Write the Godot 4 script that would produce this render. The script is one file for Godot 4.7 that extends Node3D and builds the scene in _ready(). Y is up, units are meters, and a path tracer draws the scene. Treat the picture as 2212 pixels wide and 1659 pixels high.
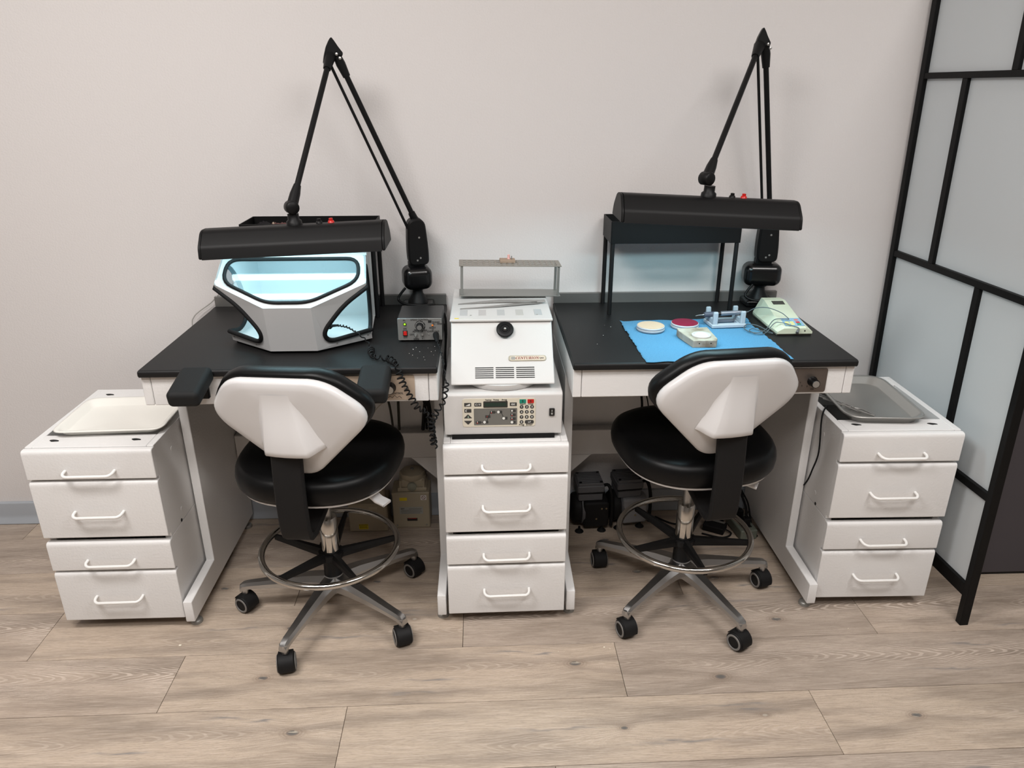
extends Node3D
# A dental laboratory corner: two benches with task lamps, three drawer units, two drafting stools, a furnace and a folding screen.

var M := {}
var taken := {}
var rng := RandomNumberGenerator.new()

func _ready() -> void:
	rng.seed = 7
	_camera_and_light()
	_materials()
	_room()
	_benches()
	_cabinets()
	_stools()
	_screen()
	_lamps()
	_dust_box()
	_furnace()
	_bench_objects_left()
	_bench_objects_right()
	_trays()
	_under_benches()

# ---------------------------------------------------------------- camera, environment, ceiling panels
func _camera_and_light() -> void:
	var cam := Camera3D.new()
	cam.name = "camera"
	cam.fov = rad_to_deg(2.0 * atan(829.5 / 1583.4))
	cam.near = 0.05
	cam.far = 50.0
	add_child(cam)
	var pt := 0.3840
	var yw := 0.0399
	var fw := Vector3(sin(yw) * cos(pt), -sin(pt), -cos(yw) * cos(pt))
	var rt := Vector3(cos(yw), 0, sin(yw))
	cam.transform = Transform3D(Basis(rt, rt.cross(fw), -fw), Vector3(0.0064, 1.4567, 2.3473))
	cam.make_current()
	var env := Environment.new()
	env.background_mode = Environment.BG_COLOR
	env.background_color = Color(0.75, 0.8, 0.85)
	env.background_energy_multiplier = 0.2
	env.tonemap_mode = Environment.TONE_MAPPER_LINEAR
	env.tonemap_exposure = 1.04
	env.sdfgi_enabled = true
	env.ssao_enabled = true
	env.ssil_enabled = true
	var we := WorldEnvironment.new()
	we.name = "environment"
	we.environment = env
	add_child(we)
	var spots := [[Vector3(-1.2, 2.79, 1.75), 5.0, "square white ceiling light panel above the left bench"],
		[Vector3(1.3, 2.79, 1.9), 3.25, "square white ceiling light panel on the side of the folding screen"],
		[Vector3(-0.15, 2.79, 2.75), 3.7, "square white ceiling light panel at the back of the room"]]
	for s in spots:
		ceiling_panel(s[0], s[1], s[2])

func ceiling_panel(at: Vector3, energy: float, label: String) -> void:
	var t := thing("ceiling_light", label, "ceiling light", at, 0, "ceiling light panels")
	var fm := mt(Color(0.85, 0.85, 0.84), 0.5)
	part(t, "frame", frame_mesh(1.2, 0.62, 0.03, 0.02), fm, Vector3(0, -0.0, 0))
	var em := mt(Color(0.95, 0.95, 0.93), 0.6)
	em.emission_enabled = true
	em.emission = Color(1.0, 0.985, 0.975)
	em.emission_energy_multiplier = 3.0
	part(t, "light_diffuser", bxm(Vector3(1.14, 0.006, 0.56), 0.0), em, Vector3(0, 0.0, 0))
	var l := AreaLight3D.new()
	l.name = "panel_light"
	l.area_size = Vector2(1.1, 0.52)
	l.area_normalize_energy = true
	l.light_color = Color(1.0, 0.985, 0.975)
	l.light_energy = energy
	l.area_range = 12.0
	l.shadow_enabled = true
	t.add_child(l)
	l.position = Vector3(0, -0.02, 0)
	l.rotation = Vector3(-PI / 2, 0, 0)

# ---------------------------------------------------------------- node helpers
func numbered(n: String) -> String:
	if not taken.has(n):
		taken[n] = 0
		return n
	taken[n] += 1
	return "%s_%03d" % [n, taken[n]]

func thing(called: String, label: String, category: String, at := Vector3.ZERO, turn := 0.0, group := "") -> Node3D:
	var o := Node3D.new()
	o.name = numbered(called)
	add_child(o)
	o.position = at
	o.rotation.y = turn
	meta(o, label, category, group)
	return o

func meta(o: Node3D, label: String, category: String, group := "") -> void:
	o.set_meta("label", label)
	o.set_meta("category", category)
	if group != "":
		o.set_meta("group", group)

func part(parent: Node, called: String, mesh: Mesh, m: Material, at := Vector3.ZERO, rot := Vector3.ZERO, label := "") -> MeshInstance3D:
	var o := MeshInstance3D.new()
	o.name = numbered(called) if parent == self else called
	o.mesh = mesh
	o.material_override = m
	parent.add_child(o, true)
	o.position = at
	o.rotation = rot
	o.cast_shadow = GeometryInstance3D.SHADOW_CASTING_SETTING_ON
	if label != "":
		o.set_meta("label", label)
	return o

func struct(called: String, mesh: Mesh, m: Material, at := Vector3.ZERO) -> MeshInstance3D:
	var o := part(self, called, mesh, m, at)
	o.set_meta("kind", "structure")
	o.set_meta("label", called.replace("_", " ") + " of the room")
	return o

# ---------------------------------------------------------------- mesh helpers (corners given counter-clockwise from outside)
func sb(smooth := false) -> SurfaceTool:
	var s := SurfaceTool.new()
	s.begin(Mesh.PRIMITIVE_TRIANGLES)
	s.set_smooth_group(0 if smooth else -1)
	return s

func t3(s: SurfaceTool, a: Vector3, b: Vector3, c: Vector3) -> void:
	s.add_vertex(a)
	s.add_vertex(c)
	s.add_vertex(b)

func q4(s: SurfaceTool, a: Vector3, b: Vector3, c: Vector3, d: Vector3) -> void:
	t3(s, a, b, c)
	t3(s, a, c, d)

func fin(s: SurfaceTool) -> ArrayMesh:
	s.generate_normals()
	return s.commit()

func vn(s: SurfaceTool, p: Vector3, n: Vector3) -> void:
	s.set_normal(n)
	s.add_vertex(p)

func q4n(s: SurfaceTool, p: Array, n: Array) -> void:
	for i in [0, 2, 1, 0, 3, 2]:
		vn(s, p[i], n[i])

func add_box(s: SurfaceTool, c: Vector3, size: Vector3, b := 0.0) -> void:
	var h := size / 2.0
	b = minf(b, minf(h.x, minf(h.y, h.z)) * 0.95)
	var sg := [-1.0, 1.0]
	for ax in 3:
		var u := (ax + 1) % 3
		var v := (ax + 2) % 3
		for sn in sg:
			var p := []
			for k in [[-1, -1], [1, -1], [1, 1], [-1, 1]]:
				var q := Vector3.ZERO
				q[ax] = h[ax] * sn
				q[u] = (h[u] - b) * k[0]
				q[v] = (h[v] - b) * k[1]
				p.append(c + q)
			if sn > 0:
				q4(s, p[0], p[1], p[2], p[3])
			else:
				q4(s, p[3], p[2], p[1], p[0])
	if b <= 0.0:
		return
	for ax in 3:
		var u := (ax + 1) % 3
		var v := (ax + 2) % 3
		for su in sg:
			for sv in sg:
				var p := []
				for k in [[-1, 0], [1, 0], [1, 1], [-1, 1]]:
					var q := Vector3.ZERO
					q[ax] = (h[ax] - b) * k[0]
					q[u] = (h[u] - (0.0 if k[1] == 0 else b)) * su
					q[v] = (h[v] - (b if k[1] == 0 else 0.0)) * sv
					p.append(c + q)
				if su * sv > 0:
					q4(s, p[0], p[1], p[2], p[3])
				else:
					q4(s, p[3], p[2], p[1], p[0])
	for sx in sg:
		for sy in sg:
			for sz in sg:
				var g := Vector3(sx, sy, sz)
				var a := c + Vector3(h.x, h.y - b, h.z - b) * g
				var d := c + Vector3(h.x - b, h.y, h.z - b) * g
				var e := c + Vector3(h.x - b, h.y - b, h.z) * g
				if sx * sy * sz > 0:
					t3(s, a, d, e)
				else:
					t3(s, a, e, d)

func bxm(size: Vector3, b := 0.0) -> ArrayMesh:
	var s := sb()
	add_box(s, Vector3.ZERO, size, b)
	return fin(s)

func boxes(list: Array, b := 0.0) -> ArrayMesh:
	var s := sb()
	for k in list:
		add_box(s, k[0], k[1], b)
	return fin(s)

func frame_mesh(w: float, d: float, edge: float, h: float) -> ArrayMesh:
	return boxes([[Vector3(0, 0, d / 2 - edge / 2), Vector3(w, h, edge)], [Vector3(0, 0, -d / 2 + edge / 2), Vector3(w, h, edge)],
		[Vector3(w / 2 - edge / 2, 0, 0), Vector3(edge, h, d - 2 * edge)], [Vector3(-w / 2 + edge / 2, 0, 0), Vector3(edge, h, d - 2 * edge)]], 0.002)

func rbm(size: Vector3, r: float, taper := Vector2.ONE) -> ArrayMesh:
	# rounded box; taper scales x and z of the top against the bottom
	var s := sb()
	var h := size / 2.0
	r = minf(r, minf(h.x, minf(h.y, h.z)) * 0.999)
	var inn := h - Vector3.ONE * r
	var f := [-1.0, -0.6, -0.27, 0.0]
	for ax in 3:
		var u := (ax + 1) % 3
		var v := (ax + 2) % 3
		var lu := []
		var lv := []
		for k in f:
			lu.append(-inn[u] + r * k)
			lv.append(-inn[v] + r * k)
		for i in 4:
			lu.append(inn[u] - r * f[3 - i])
			lv.append(inn[v] - r * f[3 - i])
		for sn in [-1.0, 1.0]:
			for i in 7:
				for j in 7:
					var P := []
					var N := []
					for k in [[0, 0], [1, 0], [1, 1], [0, 1]]:
						var q := Vector3.ZERO
						q[ax] = h[ax] * sn
						q[u] = lu[i + k[0]]
						q[v] = lv[j + k[1]]
						var cl := q.clamp(-inn, inn)
						var n := (q - cl).normalized()
						var p := cl + n * r
						var ty := (p.y + h.y) / size.y
						p.x *= lerpf(1.0, taper.x, ty)
						p.z *= lerpf(1.0, taper.y, ty)
						P.append(p)
						N.append(n)
					if sn < 0:
						P.reverse()
						N.reverse()
					q4n(s, P, N)
	return s.commit()

func tubem(pts: Array, r: float, n := 8, closed := false, radii := []) -> ArrayMesh:
	var s := sb()
	add_tube(s, pts, r, n, closed, radii)
	return s.commit()

func add_tube(s: SurfaceTool, pts: Array, r: float, n := 8, closed := false, radii := []) -> void:
	var m := pts.size()
	var tang := []
	for i in m:
		var a: Vector3 = pts[(i - 1 + m) % m] if closed or i > 0 else pts[0]
		var b: Vector3 = pts[(i + 1) % m] if closed or i < m - 1 else pts[m - 1]
		tang.append((b - a).normalized())
	var up := Vector3.UP if absf(tang[0].y) < 0.9 else Vector3.RIGHT
	var nv: Vector3 = (up - tang[0] * up.dot(tang[0])).normalized()
	var rings := []
	var nrm := []
	for i in m:
		nv = (nv - tang[i] * nv.dot(tang[i])).normalized()
		var bv: Vector3 = tang[i].cross(nv)
		var rr: float = radii[i] if radii.size() > 0 else r
		var ring := []
		var rn := []
		for k in n:
			var a := TAU * k / n
			var d: Vector3 = nv * cos(a) + bv * sin(a)
			ring.append(pts[i] + d * rr)
			rn.append(d)
		rings.append(ring)
		nrm.append(rn)
	for i in (m if closed else m - 1):
		var j := (i + 1) % m
		for k in n:
			var l := (k + 1) % n
			q4n(s, [rings[i][k], rings[i][l], rings[j][l], rings[j][k]], [nrm[i][k], nrm[i][l], nrm[j][l], nrm[j][k]])
	if not closed:
		for e in [0, m - 1]:
			var d: Vector3 = -tang[0] if e == 0 else tang[e]
			for k in n:
				var l := (k + 1) % n
				var tri := [pts[e], rings[e][l], rings[e][k]] if e == 0 else [pts[e], rings[e][k], rings[e][l]]
				for q in [0, 2, 1]:
					vn(s, tri[q], d)

func lathe(prof: Array, n := 24) -> ArrayMesh:
	# profile of Vector2(radius, y) running from bottom to top
	var s := sb()
	var m := prof.size()
	var sn := []
	for i in m - 1:
		var d: Vector2 = prof[i + 1] - prof[i]
		sn.append(Vector2(d.y, -d.x).normalized())
	for i in m - 1:
		var n0: Vector2 = sn[i]
		var n1: Vector2 = sn[i]
		if i > 0 and sn[i].dot(sn[i - 1]) > 0.6:
			n0 = (sn[i] + sn[i - 1]).normalized()
		if i < m - 2 and sn[i].dot(sn[i + 1]) > 0.6:
			n1 = (sn[i] + sn[i + 1]).normalized()
		for k in n:
			var a := TAU * k / n
			var b := TAU * (k + 1) / n
			var P := []
			var N := []
			for e in [[a, 0], [b, 0], [b, 1], [a, 1]]:
				var pr: Vector2 = prof[i + e[1]]
				var nn: Vector2 = n1 if e[1] else n0
				var dir := Vector3(sin(e[0]), 0, cos(e[0]))
				P.append(dir * pr.x + Vector3(0, pr.y, 0))
				N.append((dir * nn.x + Vector3(0, nn.y, 0)).normalized())
			q4n(s, P, N)
	return s.commit()

func rp(pts: Array, rad, n := 5) -> PackedVector2Array:
	# polygon with rounded corners; rad a number or one for each corner
	var out := PackedVector2Array()
	var m := pts.size()
	for i in m:
		var p: Vector2 = pts[i]
		var a: Vector2 = pts[(i - 1 + m) % m]
		var b: Vector2 = pts[(i + 1) % m]
		var r: float = rad[i] if rad is Array else rad
		if r <= 0.0:
			out.append(p)
			continue
		var la := minf(r, p.distance_to(a) * 0.49)
		var lb := minf(r, p.distance_to(b) * 0.49)
		var s0 := p + (a - p).normalized() * la
		var s1 := p + (b - p).normalized() * lb
		for k in n + 1:
			var t := float(k) / n
			out.append(s0.lerp(p, t).lerp(p.lerp(s1, t), t))
	return out

func circle(r: float, n := 24, c := Vector2.ZERO, ry := -1.0) -> PackedVector2Array:
	var out := PackedVector2Array()
	for k in n:
		out.append(c + Vector2(cos(TAU * k / n) * r, sin(TAU * k / n) * (r if ry < 0 else ry)))
	return out

func ccw(poly: PackedVector2Array) -> PackedVector2Array:
	if Geometry2D.is_polygon_clockwise(poly):
		var p := poly.duplicate()
		p.reverse()
		return p
	return poly

func prism(poly_in: PackedVector2Array, z0: float, z1: float, b := 0.0) -> ArrayMesh:
	var s := sb()
	add_prism(s, poly_in, z0, z1, b)
	return s.commit()

func add_prism(s: SurfaceTool, poly_in: PackedVector2Array, z0: float, z1: float, b := 0.0) -> void:
	var poly := poly_in
	var area := 0.0
	for i in poly.size():
		area += poly[i].cross(poly[(i + 1) % poly.size()])
	if area < 0:
		poly = poly.duplicate()
		poly.reverse()
	var m := poly.size()
	var en := []
	for i in m:
		var d := poly[(i + 1) % m] - poly[i]
		en.append(Vector2(d.y, -d.x).normalized())
	var inset := PackedVector2Array()
	for i in m:
		var n: Vector2 = (en[i] + en[(i - 1 + m) % m])
		n = n.normalized() if n.length() > 0.01 else en[i]
		var c: float = maxf(0.4, n.dot(en[i]))
		inset.append(poly[i] - n * (b / c))
	for i in m:
		var j := (i + 1) % m
		var pn: Vector2 = en[(i - 1 + m) % m]
		var nx: Vector2 = en[j]
		var n0: Vector2 = (en[i] + pn).normalized() if en[i].dot(pn) > 0.7 else en[i]
		var n1: Vector2 = (en[i] + nx).normalized() if en[i].dot(nx) > 0.7 else en[i]
		var N0 := Vector3(n0.x, n0.y, 0)
		var N1 := Vector3(n1.x, n1.y, 0)
		var a := poly[i]
		var e := poly[j]
		q4n(s, [Vector3(a.x, a.y, z0 + b), Vector3(e.x, e.y, z0 + b), Vector3(e.x, e.y, z1 - b), Vector3(a.x, a.y, z1 - b)], [N0, N1, N1, N0])
		if b > 0:
			var ai := inset[i]
			var ei := inset[j]
			var up := Vector3(0, 0, 1)
			q4n(s, [Vector3(a.x, a.y, z1 - b), Vector3(e.x, e.y, z1 - b), Vector3(ei.x, ei.y, z1), Vector3(ai.x, ai.y, z1)], [(N0 + up).normalized(), (N1 + up).normalized(), (N1 + up).normalized(), (N0 + up).normalized()])
			q4n(s, [Vector3(ai.x, ai.y, z0), Vector3(ei.x, ei.y, z0), Vector3(e.x, e.y, z0 + b), Vector3(a.x, a.y, z0 + b)], [(N0 - up).normalized(), (N1 - up).normalized(), (N1 - up).normalized(), (N0 - up).normalized()])
	var tri := Geometry2D.triangulate_polygon(inset)
	if tri.is_empty():
		tri = Geometry2D.triangulate_polygon(poly)
	for i in range(0, tri.size(), 3):
		var p := [inset[tri[i]], inset[tri[i + 1]], inset[tri[i + 2]]]
		if (p[1] - p[0]).cross(p[2] - p[0]) < 0:
			p = [p[0], p[2], p[1]]
		for k in [0, 2, 1]:
			vn(s, Vector3(p[k].x, p[k].y, z1), Vector3(0, 0, 1))
		for k in [0, 1, 2]:
			vn(s, Vector3(p[k].x, p[k].y, z0), Vector3(0, 0, -1))

func xprism(poly_zy: PackedVector2Array, x0: float, x1: float, b := 0.0) -> ArrayMesh:
	# polygon given as (z, y), extruded along x
	return turned(prism(poly_zy, -x1, -x0, b), Basis(Vector3(0, 0, 1), Vector3(0, 1, 0), Vector3(-1, 0, 0)))

func yprism(poly_xz: PackedVector2Array, y0: float, y1: float, b := 0.0) -> ArrayMesh:
	# polygon given as (x, z), extruded along y
	return turned(prism(poly_xz, -y1, -y0, b), Basis(Vector3(1, 0, 0), Vector3(0, 0, 1), Vector3(0, -1, 0)))

func turned(m: ArrayMesh, bs: Basis) -> ArrayMesh:
	var s := SurfaceTool.new()
	s.append_from(m, 0, Transform3D(bs, Vector3.ZERO))
	return s.commit()

func puff(outline: PackedVector2Array, prof: Array, bend := 0.0, dish := 0.0) -> ArrayMesh:
	# cushion: rings of the outline (x, y) scaled about its origin, prof of Vector2(scale, z) from the back to the front
	var s := sb(true)
	var ol := outline
	var area := 0.0
	for i in ol.size():
		area += ol[i].cross(ol[(i + 1) % ol.size()])
	if area < 0:
		ol = ol.duplicate()
		ol.reverse()
	var m := ol.size()
	var rings := []
	for p in prof:
		var ring := []
		for o in ol:
			var q: Vector2 = o * p.x
			ring.append(Vector3(q.x, q.y, p.y + bend * q.x * q.x + dish * (q.x * q.x + q.y * q.y)))
		rings.append(ring)
	for i in prof.size() - 1:
		for k in m:
			var l := (k + 1) % m
			if prof[i].x < 0.001:
				t3(s, rings[i][k], rings[i + 1][l], rings[i + 1][k])
			elif prof[i + 1].x < 0.001:
				t3(s, rings[i][k], rings[i][l], rings[i + 1][k])
			else:
				q4(s, rings[i][k], rings[i][l], rings[i + 1][l], rings[i + 1][k])
	return fin(s)

func strap(path: Array, w: float, t: float) -> ArrayMesh:
	# flat bar along a path in the z-y plane, w wide along x
	var s := sb()
	var m := path.size()
	var lo := []
	var hi := []
	for i in m:
		var a: Vector3 = path[maxi(i - 1, 0)]
		var b: Vector3 = path[mini(i + 1, m - 1)]
		var d := (b - a).normalized()
		var n := Vector3.RIGHT.cross(d).normalized() * (t / 2)
		lo.append(path[i] - n)
		hi.append(path[i] + n)
	var bx := Vector3(w / 2, 0, 0)
	var c := minf(0.004, t * 0.3)
	var cx := Vector3(w / 2 - c, 0, 0)
	for i in m - 1:
		var j := i + 1
		s.set_smooth_group(1)
		q4(s, hi[i] - cx, hi[i] + cx, hi[j] + cx, hi[j] - cx)
		s.set_smooth_group(2)
		q4(s, lo[j] - cx, lo[j] + cx, lo[i] + cx, lo[i] - cx)
		for sg in [-1.0, 1.0]:
			var mi: Vector3 = lo[i].lerp(hi[i], 0.25) + bx * sg
			var mj: Vector3 = lo[j].lerp(hi[j], 0.25) + bx * sg
			var ni: Vector3 = lo[i].lerp(hi[i], 0.75) + bx * sg
			var nj: Vector3 = lo[j].lerp(hi[j], 0.75) + bx * sg
			var li: Vector3 = lo[i] + cx * sg
			var lj: Vector3 = lo[j] + cx * sg
			var ui: Vector3 = hi[i] + cx * sg
			var uj: Vector3 = hi[j] + cx * sg
			s.set_smooth_group(3)
			if sg > 0:
				q4(s, li, lj, mj, mi)
				q4(s, mi, mj, nj, ni)
				q4(s, ni, nj, uj, ui)
			else:
				q4(s, mi, mj, lj, li)
				q4(s, ni, nj, mj, mi)
				q4(s, ui, uj, nj, ni)
	s.set_smooth_group(-1)
	q4(s, lo[0] - cx, lo[0] + cx, hi[0] + cx, hi[0] - cx)
	q4(s, hi[m - 1] - cx, hi[m - 1] + cx, lo[m - 1] + cx, lo[m - 1] - cx)
	return fin(s)

func curve(pts: Array, step := 0.012) -> Array:
	# smooth path through the points
	var c := Curve3D.new()
	c.bake_interval = step
	for i in pts.size():
		var a: Vector3 = pts[maxi(i - 1, 0)]
		var b: Vector3 = pts[mini(i + 1, pts.size() - 1)]
		var tg := (b - a) / 6.0
		c.add_point(pts[i], -tg, tg)
	return Array(c.get_baked_points())

func coil(pts: Array, radius: float, pitch: float) -> Array:
	var path := curve(pts, 0.0022)
	var out := []
	var up := Vector3(0.3, 0.2, 1).normalized()
	for i in path.size():
		var d: Vector3 = (path[mini(i + 1, path.size() - 1)] - path[maxi(i - 1, 0)]).normalized()
		var n := (up - d * up.dot(d)).normalized()
		var ph := TAU * i * 0.0022 / pitch
		var rr := radius * (1.0 + 0.25 * sin(i * 0.11))
		out.append(path[i] + (n * cos(ph) + d.cross(n) * sin(ph)) * rr)
	return out

func text_mesh(txt: String, height: float, weight := 400, serif := false, italic := false) -> TextMesh:
	var f := SystemFont.new()
	f.font_names = PackedStringArray(["Droid Serif" if serif else "Droid Sans"])
	f.font_weight = weight
	f.font_italic = italic
	var t := TextMesh.new()
	t.text = txt
	t.font = f
	t.font_size = 64
	t.pixel_size = height / 62.0
	t.depth = 0.0006
	t.curve_step = 4.0
	return t

# ---------------------------------------------------------------- materials
func mt(c: Color, rough := 0.5, metal := 0.0) -> StandardMaterial3D:
	var m := StandardMaterial3D.new()
	m.albedo_color = c
	m.roughness = rough
	m.metallic = metal
	return m

func noise_tex(freq: float, size := 256, normal := false, strength := 4.0, octaves := 4, ramp: Gradient = null, sd := 1) -> NoiseTexture2D:
	var n := FastNoiseLite.new()
	n.noise_type = FastNoiseLite.TYPE_SIMPLEX_SMOOTH
	n.frequency = freq
	n.fractal_octaves = octaves
	n.seed = sd
	var t := NoiseTexture2D.new()
	t.width = size
	t.height = size
	t.seamless = true
	t.noise = n
	t.as_normal_map = normal
	t.bump_strength = strength
	if ramp:
		t.color_ramp = ramp
	return t

func ramp2(a: Color, b: Color, mid := -1.0, c := Color.BLACK) -> Gradient:
	var g := Gradient.new()
	g.set_color(0, a)
	g.set_color(1, b)
	if mid > 0:
		g.add_point(mid, c)
	return g

func bumpy(m: StandardMaterial3D, tex: Texture2D, scale: float, amount: float) -> StandardMaterial3D:
	m.normal_enabled = true
	m.normal_texture = tex
	m.normal_scale = amount
	m.uv1_triplanar = true
	m.uv1_world_triplanar = true
	m.uv1_scale = Vector3.ONE * scale
	return m

func _materials() -> void:
	var peel := noise_tex(0.045, 256, true, 5.0, 3)
	M.wall = bumpy(mt(Color(0.828, 0.812, 0.806), 0.75), peel, 10.0, 0.2)
	M.paint = bumpy(mt(Color(0.865, 0.86, 0.855), 0.42), peel, 9.0, 0.16)
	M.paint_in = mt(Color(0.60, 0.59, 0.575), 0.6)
	M.plain_white = mt(Color(0.88, 0.87, 0.86), 0.4)
	M.handle = mt(Color(0.9, 0.895, 0.885), 0.3)
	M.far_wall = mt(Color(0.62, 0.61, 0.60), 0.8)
	M.ceiling = mt(Color(0.86, 0.86, 0.85), 0.85)
	M.base_grey = mt(Color(0.64, 0.66, 0.685), 0.5)
	M.worktop = bumpy(mt(Color(0.105, 0.102, 0.103), 0.46), noise_tex(0.12, 256, true, 2.0, 2, null, 5), 10.0, 0.12)
	M.black = mt(Color(0.065, 0.065, 0.068), 0.45)
	M.black_matte = mt(Color(0.09, 0.088, 0.09), 0.6)
	M.black_gloss = mt(Color(0.06, 0.06, 0.065), 0.22)
	M.black_enamel = mt(Color(0.055, 0.054, 0.056), 0.5)
	M.rubber = mt(Color(0.075, 0.075, 0.078), 0.7)
	M.foam = bumpy(mt(Color(0.11, 0.112, 0.114), 0.68), noise_tex(0.2, 256, true, 3.0, 2, null, 8), 14.0, 0.2)
	M.leather = bumpy(mt(Color(0.035, 0.035, 0.038), 0.4), noise_tex(0.15, 256, true, 2.0, 3, null, 9), 12.0, 0.06)
	M.shell = mt(Color(0.83, 0.825, 0.825), 0.28)
	M.chrome = mt(Color(0.78, 0.77, 0.75), 0.12, 1.0)
	M.alu = mt(Color(0.72, 0.72, 0.72), 0.28, 1.0)
	M.steel = mt(Color(0.66, 0.655, 0.645), 0.34, 0.75)
	M.steel_dull = mt(Color(0.57, 0.565, 0.55), 0.42, 0.55)
	M.brown_steel = mt(Color(0.46, 0.43, 0.41), 0.42, 0.85)
	M.grey_plastic = mt(Color(0.45, 0.44, 0.43), 0.45)
	M.dark = mt(Color(0.03, 0.03, 0.032), 0.7)
	M.beige = mt(Color(0.66, 0.615, 0.53), 0.5)
	M.red = mt(Color(0.72, 0.1, 0.08), 0.35)
	M.green_button = mt(Color(0.06, 0.50, 0.42), 0.4)
	M.yellow = mt(Color(0.85, 0.76, 0.12), 0.5)
	M.ink = mt(Color(0.10, 0.10, 0.10), 0.6)
	M.white_ink = mt(Color(0.88, 0.88, 0.86), 0.6)
	for k in ["worktop", "black", "black_matte", "black_enamel", "leather", "foam", "rubber"]:
		if M.has(k):
			M[k].metallic_specular = 0.32
	M.glass = mt(Color(0.40, 0.48, 0.51, 0.2), 0.05)
	M.glass.transparency = BaseMaterial3D.TRANSPARENCY_ALPHA
	M.tray_steel = mt(Color(0.72, 0.715, 0.70), 0.33, 0.85)
	M.splash = mt(Color(0.48, 0.475, 0.465), 0.38, 0.5)
	M.screen_frame = bumpy(mt(Color(0.05, 0.049, 0.05), 0.5), noise_tex(0.03, 256, true, 2.0, 2, null, 11), 6.0, 0.1)
	M.screen_frame.metallic_specular = 0.3
	M.pane = bumpy(mt(Color(0.78, 0.80, 0.81), 0.42), noise_tex(0.3, 256, true, 2.0, 2, null, 12), 5.0, 0.04)
	M.tube_glow = mt(Color(0.9, 0.97, 1.0), 0.4)
	M.tube_glow.emission_enabled = true
	M.tube_glow.emission = Color(0.767, 0.955, 1.0)
	M.tube_glow.emission_energy_multiplier = 12.0

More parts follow.
